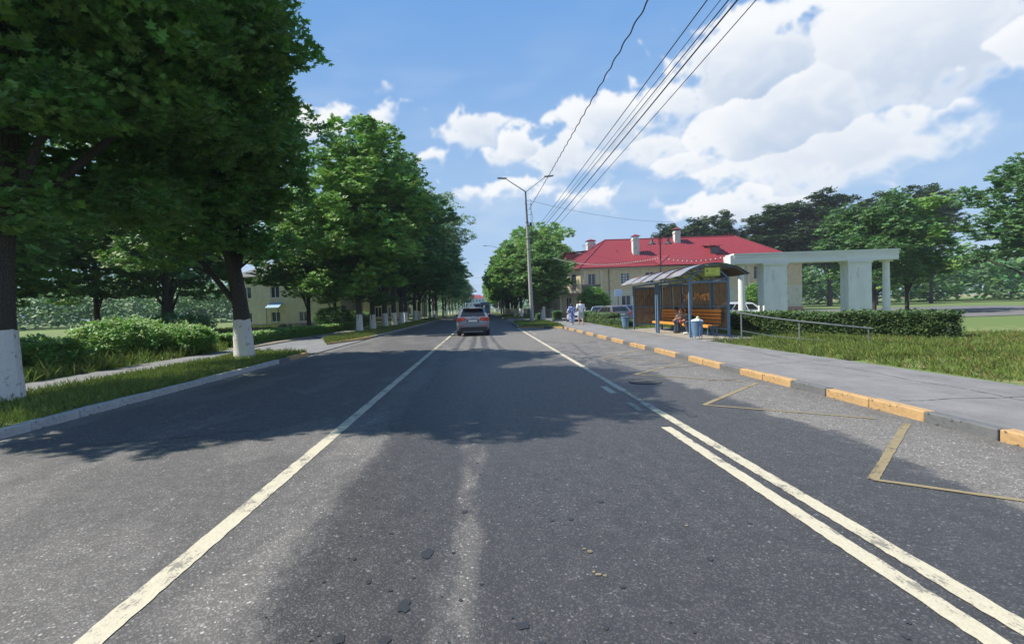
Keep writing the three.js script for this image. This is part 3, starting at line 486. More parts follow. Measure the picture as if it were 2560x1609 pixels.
hedge(thing('hedge', 'clipped hedge between the pavement and the parked grey hatchback', 'hedge', [0, 0.1, 0]), [[9.0, 42.2], [9.1, 36.5]], 0.9, 0.72, 620, 63, SPRIG.small[0], mLeaf.hedge, 1.7);
hedge(thing('hedge', 'lower ragged end of the clipped hedge next to the far litter bin', 'hedge', [0, 0.1, 0]), [[9.1, 36.4], [9.05, 33], [8.85, 31.0]], 0.9, 0.40, 420, 68, SPRIG.small[1], mLeaf.hedge, 1.6);
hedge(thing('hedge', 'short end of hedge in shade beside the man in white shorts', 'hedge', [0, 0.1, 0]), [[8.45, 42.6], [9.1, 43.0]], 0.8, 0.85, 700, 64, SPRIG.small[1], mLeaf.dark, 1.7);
hedge(thing('hedge', 'clipped hedge behind the handrail in front of the white column', 'hedge', [0, 0.1, 0]), [[11.6, 28.5], [12.4, 24.5], [13.6, 20.5], [15.5, 17]], 1.0, 0.82, 560, 65, SPRIG.small[0], mLeaf.hedge, 1.8);
hedge(thing('hedge', 'low bright hedge on the far edge of the driveway', 'hedge', [0, 0.08, 0]), [[-12.3, 24.4], [-12.7, 29], [-12.2, 34], [-11.9, 46]], 0.8, 0.55, 480, 66, SPRIG.small[1], mLeaf.bright, 1.9);
for (const [x, z, l] of [[7.9, 56, 'dark cube-shaped clipped bush behind the white kerb stones'], [6.2, 57, 'small clipped bush behind the pale trunk of the island tree']]) hedge(thing('clipped_bush', l, 'bush', [0, 0.02, 0], 0, 'clipped bushes'), [[x - 0.4, z], [x + 0.4, z]], 0.95, x > 7 ? 0.95 : 0.7, 1100, 67 + x, SPRIG.small[0], mLeaf.dark, 1.7);
{ // tall weeds and shrubs by the big tree
  const r = rngOf(70);
  [[-12.0, 20.5, 1.15, 1.1, 'bright shrub right behind the whitewashed trunk of the big maple'], [-13.6, 19, 1.4, 1.5, 'tall bright shrub at the pavement edge beside the big maple'], [-15.2, 22, 1.5, 1.6, 'shrub beyond the tall bright one, under the young garden tree'], [-13.2, 15, 1.0, 1.2, 'low shrub at the edge of view by the pavement'], [-16.0, 14, 1.6, 1.8, 'wide shrub at the outer edge of view by the pavement'], [-17.8, 30, 1.7, 1.9, 'dark shrub in front of the rubble wall, behind the trunk'], [-12.6, 52, 1.6, 1.4, 'dark shrub at the corner of the first cream house'], [-14.2, 48.5, 2.1, 1.8, 'large dark shrub before the cream house beside the rubble wall']].forEach(([x, z, h, rx, l], i) => bush(thing('shrub', l, 'shrub', [x, 0.08, z]), { seed: 71 + i, h, rx, n: 1000, sprig: SPRIG.plain[i % 2], leaf: i > 4 ? mLeaf.dark : mLeaf.bright, ls: 1.15 }));
}
// grass
function inside(p, x, z) { let c = false; for (let i = 0, j = p.length - 1; i < p.length; j = i++) { const [xi, zi] = p[i], [xj, zj] = p[j]; if ((zi > z) !== (zj > z) && x < (xj - xi) * (z - zi) / (zj - zi) + xi) c = !c; } return c; }
const tuft = [81, 82, 83].map((s) => { const r = rngOf(s), l = []; for (let i = 0; i < 11; i++) { const g = leafShape('blade', 0.11 * (0.5 + r())); g.rotateX(-0.15 - 0.8 * r()); g.rotateY(r() * 6.28); g.translate((r() - 0.5) * 0.12, 0, (r() - 0.5) * 0.12); l.push(g); } return join(l); });
function grass(polys, n, seed, label, size, m = mLeaf.grass) {
  const r = rngOf(seed), list = [];
  for (const [p, share] of polys) {
    const xs = p.map((q) => q[0]), zs = p.map((q) => q[1]), x0 = Math.min(...xs), x1 = Math.max(...xs), z0 = Math.max(3, Math.min(...zs)), z1 = Math.min(95, Math.max(...zs));
    for (let i = 0, k = 0; i < n * share && k < n * 6; k++) {
      const x = mixf(x0, x1, r()), z = mixf(z0, z1, Math.pow(r(), 1.4)); if (!inside(p, x, z)) continue;
      if (fbm2(x * 0.9, z * 0.9, 3) < -0.22 && r() < 0.8) { i += 0.3; continue; }
      list.push([x, 0.1, -z, size * (0.6 + 0.8 * r())]); i++;
    }
  }
  const o = new THREE.Group(); o.name = numbered('grass'); o.userData = { kind: 'stuff', label, category: 'grass' }; scene.add(o);
  const per = Math.ceil(list.length / 3); tuft.forEach((g, i) => { const part = list.slice(i * per, (i + 1) * per), im = new THREE.InstancedMesh(g, m, part.length); im.name = 'tufts'; im.castShadow = im.receiveShadow = true; part.forEach(([x, y, z, s], k) => { dummy.position.set(x, y, z); dummy.rotation.set(0, r() * 6.28, 0); dummy.scale.set(s, s * (0.7 + 0.6 * r()), s); dummy.updateMatrix(); im.setMatrixAt(k, dummy.matrix); const a = 0.7 + 0.6 * r(); tint.setRGB(a * (1 + 0.5 * r() * r()), a, a * 0.9); im.setColorAt(k, tint); }); o.add(im); });
}
grass([[leftVerge, 1]], 9000, 91, 'short shaded grass on the verge under the big maple', 0.9, mLeaf.grass);
grass([[farLeftVerge, 1]], 9000, 92, 'short grass under the row of street trees', 1.0);
grass([[island, 1], [rightVerge, 0.8]], 6000, 93, 'grass on the island and the far verge', 1.1);
grass([[hedgeStrip, 1]], 9000, 94, 'grass around the bus shelter and hedge', 1.0);
grass([[[[8.5, 4], [16, 8], [22, 14], [13.0, 26], [12.05, 11.9], [8.5, 11.9]], 1]], 12000, 95, 'grass beside the pavement below the handrail', 0.8);
grass([[[[8.5, 4], [16, 8], [22, 14], [13.0, 26], [12.05, 11.9], [8.5, 11.9]], 1], [hedgeStrip, 0.5], [farLeftVerge, 0.5]], 2600, 97, 'dry straw coloured tufts among the grass', 0.9, mLeaf.dry);
grass([[[[-13, 8], [-11.15, 8], [-11.15, 22.6], [-12.7, 24], [-13, 44], [-24, 60], [-30, 40], [-20, 12]], 1]], 16000, 96, 'tall uncut grass in front of the cream house', 2.3, mLeaf.grass);

{ // woods on the skyline behind the gardens and the plaza
  const r = rngOf(180), list = [];
  for (let i = 0; i < 12000; i++) { const left = r() < 0.5, u = r(), far = 130 + 60 * r(), a = (left ? -1 : 1) * mixf(0.16, 1.15, u), x = Math.sin(a) * far * 1.15, z = Math.cos(a) * far; if (x > 0 && x < 34) continue; if (x < 0 && x > -24) continue; const top = 9 + 5 * fbm2(x * 0.05, z * 0.05, 3) + 2 * n2(x * 0.3, z * 0.3); list.push([x, top * Math.pow(r(), 0.6), -z, 4.8 * (0.7 + 0.6 * r())]); }
  for (let i = 0; i < 3000; i++) { const left = r() < 0.55, z = 310 + 160 * r(), x = left ? -16 - 60 * r() : -2 + 60 * r(); if (!left && z < 410 && x < 7) continue; list.push([x, 11 * Math.pow(r(), 0.7), -z, 5 * (0.7 + 0.6 * r())]); }
  const o = scatter(numbered('distant_wood'), SPRIG.plainBig[0], mLeaf.dark, list, scene, r); o.userData = { kind: 'stuff', label: 'belt of distant trees along the skyline', category: 'trees' };
}

// ------------------------------------------------------------------ buildings
const plasterTex = (seed, base, amp = 0.12, spots = 0.18) => noiseTex(seed, 512, 4, base, amp, 5, 50, spots, [0.95, 0.97, 1.0]);
const mTan = M(white, 0.92, { map: plasterTex(21, [0.60, 0.49, 0.29]), bumpMap: fineBump, bumpScale: 0.004 }), mTanPale = M(white, 0.92, { map: plasterTex(22, [0.57, 0.55, 0.41], 0.14, 0.25), bumpMap: fineBump, bumpScale: 0.004 });
const mCream = M(white, 0.92, { map: plasterTex(23, [0.56, 0.50, 0.35]), bumpMap: fineBump, bumpScale: 0.004 }), mTrim = M([0.62, 0.57, 0.45], 0.85, { map: concreteTex }), mPlinth = M([0.5, 0.26, 0.2], 0.9, { map: concreteTex });
mTrim.map = noiseTex(25, 256, 2, [1, 1, 1], 0.12, 5, 40, 0.2); mPlinth.map = mTrim.map;
const mRedRoof = M([0.235, 0.026, 0.036], 0.6, { map: noiseTex(24, 512, 6, [0.95, 0.95, 0.95], 0.1, 6, 40, 0.12) }), mRedTrim = M([0.22, 0.027, 0.034], 0.5);
const mFrame = M([0.72, 0.73, 0.72], 0.5), mFrameOld = M([0.36, 0.34, 0.30], 0.7);
// wall panel in its own x-y plane with real openings; centred thickness towards -z (inwards)
function wallGeo(w, h, holes, thick = 0.4) {
  const s = new THREE.Shape([[0, 0], [w, 0], [w, h], [0, h]].map((p) => new THREE.Vector2(...p)));
  for (const [x0, y0, x1, y1] of holes) { const p = new THREE.Path(); p.moveTo(x0, y0); p.lineTo(x0, y1); p.lineTo(x1, y1); p.lineTo(x1, y0); p.closePath(); s.holes.push(p); }
  return new THREE.ExtrudeGeometry(s, { depth: thick, bevelEnabled: false }).translate(0, 0, -thick);
}
function windowIn(parent, name, x0, y0, x1, y1, o = {}) { // in the x-y plane of the facade, which looks to +z; turned by its holder
  const w = x1 - x0, h = y1 - y0, g = new THREE.Group(); g.name = name; g.position.set(x0, y0, 0); parent.add(g);
  const f = 0.07, z = -0.16, bars = [bx(w, f, 0.07, w / 2, f / 2, z), bx(w, f, 0.07, w / 2, h - f / 2, z), bx(f, h - 2 * f, 0.07, f / 2, h / 2, z), bx(f, h - 2 * f, 0.07, w - f / 2, h / 2, z)];
  const split = o.split ?? [0.5]; for (const u of split) bars.push(bx(0.06, h - 2 * f, 0.066, w * u, h / 2, z)); for (const v of o.cross ?? []) bars.push(bx(w - 2 * f, 0.05, 0.062, w / 2, h * v, z));
  mesh('window_frame', bars, o.frame || mFrame, g);
  mesh('pane', bx(w - f, h - f, 0.012, w / 2, h / 2, z - 0.02), o.glass || mGlassHouse, g);
  if (o.curtain) mesh('curtain', bx(w * 0.42, h - 0.16, 0.02, w * 0.72, h / 2, z - 0.075), M([0.6, 0.6, 0.57], 0.9), g);
  if (!o.noSill) mesh('sill', bx(w + 0.16, 0.06, 0.2, w / 2, -0.035, 0.02), o.sill || mTrim, g);
  return g;
}
const house = thing('red_roof_house', 'two storey tan house with red corrugated hip roof and corner balcony', 'house', [0, 0, 0]);
{
  const EY = 6.55, FZ = 70, X0 = 13.2, X1 = 43.2, CX = 11.0, CZ = 72.2, BZ = 82;
  // facade towards the road crossing: upper floor tan, lower floor paler
  const ups = [[14.2, 4.25, 15.25, 5.8], [18.65, 4.28, 19.85, 5.75], [22.0, 4.28, 23.2, 5.78], [24.45, 4.3, 25.25, 5.75], [25.95, 4.28, 26.95, 5.78], [29.3, 4.28, 30.5, 5.78], [32.2, 4.28, 33.3, 5.78], [34.5, 4.4, 35.55, 5.95], [36.7, 4.4, 37.5, 6.1], [39.8, 4.28, 41, 5.78]];
  const lows = [[14.7, 0.2, 15.9, 2.75], [18.7, 1.25, 19.95, 2.72], [22.0, 1.25, 23.2, 2.72], [26.0, 1.25, 27.2, 2.72], [29.3, 1.25, 30.5, 2.72], [32.2, 1.25, 33.4, 2.72], [34.6, 1.25, 35.8, 2.72], [36.7, 1.25, 37.9, 2.72], [39.8, 1.25, 41, 2.72]];
  const face = new THREE.Group(); face.name = 'front_wall'; face.position.set(X0, 0, -FZ); house.add(face);
  mesh('upper_wall', wallGeo(X1 - X0, EY - 3.42, ups.map(([a, b, c, d]) => [a - X0, b - 3.42, c - X0, d - 3.42])).translate(0, 3.42, 0), mTan, face);
  mesh('lower_wall', wallGeo(X1 - X0, 3.0, lows.map(([a, b, c, d]) => [a - X0, b, c - X0, d])), mTanPale, face);
  mesh('string_course', bx(X1 - X0, 0.42, 0.46, (X1 - X0) / 2, 3.21, -0.19), mTanPale, face);
  mesh('plinth', bx(X1 - X0 + 0.1, 0.5, 0.12, (X1 - X0) / 2, 0.25, 0.062), mPlinth, face);
  mesh('cornice', [bx(X1 - X0 + 0.2, 0.16, 0.34, (X1 - X0) / 2, EY - 0.1, 0.175), bx(X1 - X0 + 0.1, 0.12, 0.16, (X1 - X0) / 2, EY - 0.26, 0.085)], mTrim, face);
  const shift = new THREE.Group(); shift.name = 'front_window_row';
  ups.forEach(([a, b, c, d], i) => { const w = windowIn(house, 'window', a, b, c, d, { split: i === 1 ? [0.33, 0.5, 0.67] : [0.5], cross: i === 1 ? [0.25, 0.5, 0.75] : i > 6 ? [0.7] : [], frame: i > 6 ? mFrameOld : mFrame, curtain: i === 0 || i === 2, noSill: i === 0 }); w.position.z = -FZ; });
  lows.forEach(([a, b, c, d], i) => { const w = windowIn(house, i ? 'window' : 'door', a, b, c, d, { split: [0.5], frame: i ? mFrame : mFrameOld, curtain: i === 1, noSill: !i }); w.position.z = -FZ; });
  // raised frame round one upper window, pilaster strips
  mesh('window_surround', [bx(2.0, 0.09, 0.06, 19.25, 6.1, -FZ + 0.03), bx(0.09, 0.75, 0.055, 18.3, 5.7, -FZ + 0.03), bx(0.09, 0.75, 0.055, 20.2, 5.7, -FZ + 0.03), bx(0.32, 0.08, 0.05, 18.42, 5.34, -FZ + 0.028), bx(0.32, 0.08, 0.05, 20.08, 5.34, -FZ + 0.028)], mTrim, house);
  for (const x of [13.75, 16.0, 24.1, 27.9, 35.95, 38.3]) mesh('pilaster', bx(0.26, EY - 3.7, 0.09, x, (EY + 3.05) / 2, -FZ + 0.046), mTrim, house);
  mesh('downpipe', [rod(V(17.05, 0.3, -FZ + 0.14), V(17.02, EY - 0.2, -FZ + 0.14), 0.055, 0.055, 8), rod(V(17.02, EY - 0.2, -FZ + 0.14), V(17.02, EY + 0.02, -FZ + 0.42), 0.055, 0.055, 8)], M([0.16, 0.13, 0.10], 0.7), house);
  // cut corner and the wing along the street
  const cl = Math.hypot(X0 - CX, CZ - FZ), ca = Math.atan2(CZ - FZ, X0 - CX);
  const corner = new THREE.Group(); corner.name = 'corner_wall'; corner.position.set(CX, 0, -CZ); corner.rotation.y = -ca; house.add(corner);
  mesh('wall', wallGeo(cl, EY, [[cl / 2 - 0.05, 3.6, cl / 2 + 0.85, 5.85], [0.5, 0.9, 1.5, 2.7]]), mTan, corner);
  windowIn(corner, 'balcony_door', cl / 2 - 0.05, 3.6, cl / 2 + 0.85, 5.85, { split: [], cross: [0.42, 0.8], noSill: true }); windowIn(corner, 'corner_window', 0.5, 0.9, 1.5, 2.7, {});
  mesh('plinth', bx(cl, 0.5, 0.12, cl / 2, 0.25, 0.062), mPlinth, corner);
  const WL = 112 - CZ, wing = new THREE.Group(); wing.name = 'wing_wall'; wing.position.set(CX, 0, -112); wing.rotation.y = -Math.PI / 2; house.add(wing);
  const wh = []; for (let i = 0; i < 13; i++) { const x = WL - 1.5 - i * 3; wh.push([x - 1.1, 1.15, x, 2.75], [x - 1.1, 4.3, x, 5.8]); }
  mesh('wall', wallGeo(WL, EY, wh), mCream, wing);
  mesh('plinth', bx(WL, 0.5, 0.14, WL / 2, 0.25, 0.072), mPlinth, wing);
  wh.forEach(([a, b, c, d]) => { const g = windowIn(house, 'window', 0, 0, c - a, d - b, {}); g.rotation.y = -Math.PI / 2; g.position.set(CX, b, -112 + a); });
  for (let i = 0; i < 14; i++) { const s = -112 + WL - 0.45 - i * 3 + 0.1; mesh('pilaster', bx(0.35, EY - 0.7, 0.5, CX - 0.175, EY / 2 + 0.15, s), mCream, house); }
  mesh('rear_wall', [bx(0.4, EY, BZ - FZ - 0.4, X1 - 0.2, EY / 2, -(BZ + FZ) / 2 - 0.2), bx(X1 - 23.4, EY, 0.4, (X1 + 23) / 2 - 0.2, EY / 2, -BZ), bx(0.4, EY, 112 - BZ, 23, EY / 2, -(112 + BZ) / 2), bx(12, EY, 0.4, 17, EY / 2, -112.2)], mTan, house);
  // balcony round the corner
  const bal = new THREE.Group(); bal.name = 'balcony'; house.add(bal);
  const bp = [[10.3, 72.1], [10.6, 71.2], [13.0, 68.95], [15.75, 68.95], [15.75, 70.1]];
  mesh('balcony_slab', slabGeo([...bp, [13.2, 70.1], [11.1, 72.2]], 3.38, 0.2), mConcrete, bal);
  const rails = [], bars = []; for (let i = 0; i < 4; i++) { const [x0, z0] = bp[i], [x1, z1] = bp[i + 1], L = Math.hypot(x1 - x0, z1 - z0), n = Math.round(L / 0.16); rails.push(bar(V(x0, 4.28, -z0), V(x1, 4.28, -z1), 0.06, 0.05)); rails.push(bar(V(x0, 3.48, -z0), V(x1, 3.48, -z1), 0.035, 0.035)); for (let k = 0; k < n; k++) { const t = (k + 0.5) / n; bars.push(bar(V(mixf(x0, x1, t), 3.38, -mixf(z0, z1, t)), V(mixf(x0, x1, t), 4.27, -mixf(z0, z1, t)), 0.022, 0.022)); } }
  mesh('balcony_rail', rails, M([0.10, 0.075, 0.06], 0.7), bal); const bb = mesh('balusters', bars, M([0.40, 0.36, 0.30], 0.8), bal); bb.userData.kind = 'stuff';
  mesh('balcony_screen', bx(2.5, 0.72, 0.03, 14.4, 3.86, -68.99), M([0.24, 0.20, 0.19], 0.9, { map: concreteTex }), bal);
  mesh('balcony_bracket', [bx(0.2, 0.35, 0.9, 13.6, 3.0, -69.5), bx(0.2, 0.35, 0.9, 15.4, 3.0, -69.5)], mTrim, bal);
  // roof: faces with raised ribs
  const roof = new THREE.Group(); roof.name = 'roof'; house.add(roof);
  const oh = 0.45, E = [V(X0 - 0.2, EY + 0.02, -(FZ - oh)), V(X1 + oh, EY + 0.02, -(FZ - oh)), V(X1 + oh, EY + 0.02, -(BZ + oh)), V(24.0, EY + 0.02, -(BZ + oh)), V(CX - oh, EY + 0.02, -(CZ - 0.2)), V(CX - oh, EY + 0.02, -112.4), V(24, EY + 0.02, -112.4)];
  const RY = 11.0, A = V(18.1, RY, -76.2), B = V(37.1, RY, -76.2), C = V(18.1, RY, -106), D = V(18.1, RY, -106);
  function sheet(nm, pts, pitch = 0.3) { // ribbed metal sheet: the first two points lie on the eave
    mesh(nm, polyGeo(pts), mRedRoof, roof);
    const e0 = pts[0], e1 = pts[1], u = e1.clone().sub(e0), L = u.length(); u.normalize(); const n = u.clone().cross(pts[2].clone().sub(e0)).normalize(), v = n.clone().cross(u);
    const q = pts.map((p) => { const d = p.clone().sub(e0); return [d.dot(u), d.dot(v)]; }), ribs = [];
    for (let s = pitch / 2; s < L; s += pitch) { // highest point inside the polygon above s
      let top = 0; for (let i = 0; i < q.length; i++) { const [a, b] = q[i], [c, d] = q[(i + 1) % q.length]; if ((a - s) * (c - s) <= 0 && a !== c) top = Math.max(top, b + (d - b) * (s - a) / (c - a)); }
      if (top < 0.2) continue; const p0 = e0.clone().addScaledVector(u, s).addScaledVector(n, 0.014), p1 = p0.clone().addScaledVector(v, top - 0.02); ribs.push(bar(p0, p1, 0.10, 0.06));
    }
    const o = mesh(nm + '_ribs', ribs, mRedRoof, roof); o.userData.kind = 'stuff';
    mesh('eave_trim', bar(e0.clone().add(V(0, -0.06, 0)), e1.clone().add(V(0, -0.06, 0)), 0.1, 0.05), mRedTrim, roof);
  }
  sheet('front_slope', [E[0], E[1], B, A]); sheet('corner_slope', [E[4], E[0], A]); sheet('street_slope', [E[5], E[4], A, C]); sheet('end_slope', [E[1], E[2], B], 0.4); sheet('rear_slope', [E[2], E[3], V(24, EY + 2.2, -(BZ - 2)), B], 0.6); mesh('wing_slope', polyGeo([V(24, EY, -80), V(24, EY, -112.4), C, A]), mRedRoof, roof); mesh('wing_end_slope', polyGeo([E[6], E[5], C]), mRedRoof, roof);
  for (const [a, b] of [[A, B], [A, E[0]], [A, E[4]], [B, E[1]], [A, C]]) mesh('ridge_cap', rod(a.clone().add(V(0, 0.03, 0)), b.clone().add(V(0, 0.03, 0)), 0.09, 0.09, 8), mRedTrim, roof);
  mesh('snow_guard', [rod(V(14.5, 7.15, -70.25), V(23.5, 7.15, -70.25), 0.025, 0.025, 6), rod(V(28, 7.15, -70.25), V(42, 7.15, -70.25), 0.025, 0.025, 6)], mRedTrim, roof);
  // small hipped roof over the front bay
  const pv = [V(23.5, EY + 0.04, -68.9), V(28.2, EY + 0.04, -68.9), V(25.75, 8.1, -71.2), V(28.2, EY + 0.2, -71), V(23.5, EY + 0.2, -71)];
  mesh('bay_roof', [polyGeo([pv[0], pv[1], pv[2]]), polyGeo([pv[1], V(28.4, 8.05, -72), pv[2]]), polyGeo([V(23.2, 8.05, -72), pv[0], pv[2]])], mRedRoof, roof);
  for (const e of [pv[0], pv[1]]) mesh('ridge_cap', rod(e, pv[2], 0.07, 0.07, 6), mRedTrim, roof);
  // chimneys
  const mChim = M(white, 0.95, { map: noiseTex(28, 256, 1.2, [0.62, 0.6, 0.55], 0.25, 4, 30, 0.55, [0.7, 0.66, 0.6]) });
  for (const [x, z, y0, y1, w, l] of [[21.5, 72.6, 7.6, 10.75, 0.85, 'tall peeling white chimney'], [28.3, 75.2, 9.6, 11.9, 0.8, 'short pale chimney near the ridge'], [16.8, 80, 9.5, 11.2, 1.2, 'wide low chimney behind the hip']]) {
    const c = new THREE.Group(); c.name = 'chimney'; c.userData.label = l; roof.add(c); c.position.set(x, 0, -z);
    mesh('chimney_stack', [bx(w, y1 - y0, w, 0, (y0 + y1) / 2, 0), bx(w + 0.12, 0.16, w + 0.12, 0, y1 - 0.3, 0)], mChim, c);
  }
  for (const [x, z, y] of [[21.5, 72.6, 10.8], [28.3, 75.2, 11.95], [16.8, 80, 11.25]]) { const g = new THREE.ConeGeometry(x < 20 ? 1.1 : 0.85, 0.34, 4).rotateY(Math.PI / 4).translate(x, y + 0.32, -z); mesh('chimney_cap', [g, ...[-1, 1].flatMap((a) => [-1, 1].map((b) => bx(0.03, 0.3, 0.03, x + a * 0.35, y + 0.05, -z + b * 0.35)))], mRedTrim, roof); }
  // dormers
  function dormer(x, y, z, w, h, d, ry, win) { const g = new THREE.Group(); g.name = 'dormer'; g.position.set(x, y, -z); g.rotation.y = ry; roof.add(g); mesh('dormer_side', bx(w, h, d, 0, h / 2, -d / 2), mRedTrim, g); mesh('dormer_roof', bar(V(0, h + 0.05, 0.35), V(0, h + 0.42, -d - 0.2), w + 0.6, 0.06), mRedRoof, g); if (win) mesh('dormer_shutter', [bx(w * 0.82, h * 0.8, 0.04, 0, h * 0.48, 0.022)], M([0.30, 0.33, 0.38], 0.8, { map: concreteTex }), g); }
  dormer(32.35, 8.1, 71.9, 1.35, 1.1, 2.4, 0, true); dormer(12.3, 7.5, 77.2, 1.8, 1.7, 3.6, Math.PI / -2, false); dormer(12.0, 7.4, 88, 1.8, 1.7, 3.6, Math.PI / -2, false);
  mesh('vent_pipe', [rod(V(19, 8.7, -73.1), V(19, 9.3, -73.1), 0.05, 0.05, 7), rod(V(19, 8.95, -73.1), V(19.28, 8.95, -73.1), 0.045, 0.045, 7)], M([0.24, 0.03, 0.04], 0.6), roof);
  mesh('antenna', [rod(V(15.35, 8.6, -78), V(15.35, 10.7, -78), 0.02, 0.02, 5), rod(V(15.0, 10.5, -78.3), V(15.7, 10.5, -77.7), 0.015, 0.015, 5), rod(V(15.1, 10.25, -77.9), V(15.6, 10.25, -77.9), 0.012, 0.012, 5), rod(V(15.1, 10.62, -78.0), V(15.6, 10.62, -78), 0.012, 0.012, 5)], mSteelDark, roof);
}
// cream houses behind the street trees
function creamHouse(label, x0, x1, z0, depth, h, wins, extra) {
  const t = thing('cream_house', label, 'house', [x0, 0, z0]); const w = x1 - x0;
  mesh('front_wall', wallGeo(w, h, wins.map(([a, b, c, d]) => [a - x0, b, c - x0, d])), mCream, t);
  mesh('side_wall', bx(0.4, h, depth - 0.4, w - 0.2, h / 2, -depth / 2 - 0.2), mCream, t); mesh('side_wall', bx(0.4, h, depth - 0.4, 0.2, h / 2, -depth / 2 - 0.2), mCream, t); mesh('rear_wall', bx(w, h, 0.4, w / 2, h / 2, -depth - 0.2), mCream, t);
  mesh('plinth', bx(w + 0.1, 0.45, 0.14, w / 2, 0.225, 0.072), M([0.20, 0.19, 0.18], 0.9), t); mesh('cornice', bx(w + 0.5, 0.2, 0.3, w / 2, h - 0.1, 0.152), mTrim, t);
  wins.forEach(([a, b, c, d]) => windowIn(t, 'window', a - x0, b, c - x0, d, {}));
  const r = new THREE.Group(); r.name = 'roof'; t.add(r); const o = 0.5, m = M([0.30, 0.31, 0.33], 0.7, { map: concreteTex }), e = [V(-o, h, o), V(w + o, h, o), V(w + o, h, -depth - o), V(-o, h, -depth - o)], a = V(depth / 2.4, h + 2.6, -depth / 2), b = V(w - depth / 2.4, h + 2.6, -depth / 2);
  for (const [n, p] of [['front_slope', [e[0], e[1], b, a]], ['side_slope', [e[1], e[2], b]], ['rear_slope', [e[2], e[3], a, b]], ['side_slope', [e[3], e[0], a]]]) mesh(n, polyGeo(p), m, r);
  if (extra) extra(t); return t;
}
creamHouse('cream house with white framed windows and small blue canopy behind the rubble wall', -30, -17.2, 62, 11, 6.2, [[-29, 0.72, -27.9, 1.95], [-25.6, 0.72, -24.5, 1.95], [-22.3, 0.68, -21.2, 1.9], [-19.9, 0.72, -18.8, 1.92], [-29, 3.6, -27.9, 5], [-25.6, 3.6, -24.5, 5], [-22.3, 3.6, -21.2, 5], [-19.9, 3.6, -18.8, 5]], (t) => {
  const c = new THREE.Group(); c.name = 'canopy'; t.add(c); mesh('canopy_sheet', bar(V(5.1, 3.0, 0.05), V(5.1, 2.4, 1.5), 1.6, 0.05), M([0.28, 0.42, 0.55], 0.5), c); mesh('canopy_post', [rod(V(4.4, 0, 1.3), V(4.4, 2.45, 1.3), 0.04), rod(V(5.8, 0, 1.3), V(5.8, 2.45, 1.3), 0.04)], mSteelDark, c);
});
creamHouse('second cream house glimpsed between the whitewashed trunks', -22.5, -12.6, 76, 10, 6, [[-21.6, 0.75, -20.6, 2.25], [-18.8, 0.75, -17.8, 2.25], [-16.1, 0.72, -15.1, 2.25], [-14.2, 0.72, -13.3, 2.25], [-18.8, 3.6, -17.8, 5], [-16.1, 3.6, -15.1, 5], [-14.2, 3.6, -13.3, 5]]);
creamHouse('third cream house far along the pavement behind the street trees', -24, -13, 108, 10, 6, [[-22.5, 0.8, -21.3, 2.2], [-19.5, 0.8, -18.3, 2.2], [-16.5, 0.8, -15.3, 2.2], [-15, 3.6, -13.9, 5], [-19.5, 3.6, -18.3, 5]]);
{ // building that closes the road far away
  const t = thing('distant_building', 'distant pale blue block with red roof closing the end of the road', 'building', [-14, 0, 400]);
  const wins = []; for (let f = 0; f < 3; f++) for (let i = 0; i < 6; i++) wins.push([0.8 + i * 2.4, 1 + f * 2.8, 2.0 + i * 2.4, 2.5 + f * 2.8]);
  mesh('wall', wallGeo(15, 9.4, wins), M([0.48, 0.55, 0.62], 0.9), t); wins.forEach((w) => windowIn(t, 'window', ...w, { noSill: true }));
  mesh('side_wall', [bx(0.4, 9.4, 10, 0.2, 4.7, -5.4), bx(0.4, 9.4, 10, 14.8, 4.7, -5.4)], M([0.48, 0.55, 0.62], 0.9), t);
  mesh('roof', [polyGeo([V(-0.5, 9.4, 0.5), V(15.5, 9.4, 0.5), V(11, 12.2, -5), V(4, 12.2, -5)]), polyGeo([V(15.5, 9.4, 0.5), V(15.5, 9.4, -11), V(11, 12.2, -5)]), polyGeo([V(-0.5, 9.4, -11), V(-0.5, 9.4, 0.5), V(4, 12.2, -5)])], mRedRoof, t);
}
{ // white portico by the plaza
  const t = thing('white_portico', 'white painted park portico with round columns and square pier past the shelter', 'portico', [0, 0, 30]);
  const mW = M(white, 0.7, { map: noiseTex(31, 256, 2, [0.66, 0.66, 0.65], 0.10, 4, 30, 0.16) });
  mesh('entablature', [bx(9.4, 0.52, 0.9, 19.1, 3.9, 0), bx(9.5, 0.08, 1.0, 19.1, 4.2, 0)], mW, t);
  mesh('beam_end', bx(0.22, 0.50, 0.86, 14.285, 3.88, 0.0), mW, t);
  for (const x of [15.0, 23.4]) { const c = new THREE.Group(); c.name = 'column'; t.add(c); mesh('shaft', cyl(0.2, 0.17, 3.2, x, 0.35, 0, 24), mW, c); mesh('capital', [bx(0.46, 0.09, 0.46, x, 3.595, 0)], mW, c); mesh('base', [cyl(0.25, 0.22, 0.12, x, 0.23, 0, 24), bx(0.55, 0.22, 0.55, x, 0.115, 0)], mW, c); }
  for (const x of [16.75, 21.6]) { const c = new THREE.Group(); c.name = 'pier'; t.add(c); mesh('pier_shaft', rb(1.35, 3.1, 0.7, 0.02, x, 1.95, 0.05), mW, c); mesh('pier_base', [rb(1.5, 0.4, 0.86, 0.02, x, 0.2, 0.05)], M([0.42, 0.41, 0.39], 0.9, { map: mTrim.map }), c); mesh('pier_cap', [bx(1.42, 0.08, 0.78, x, 3.53, 0.05), bx(1.5, 0.07, 0.86, x, 3.605, 0.05)], mW, c); }
  mesh('beam_moulding', bx(9.46, 0.05, 0.96, 19.1, 4.02, 0), mW, t);
}
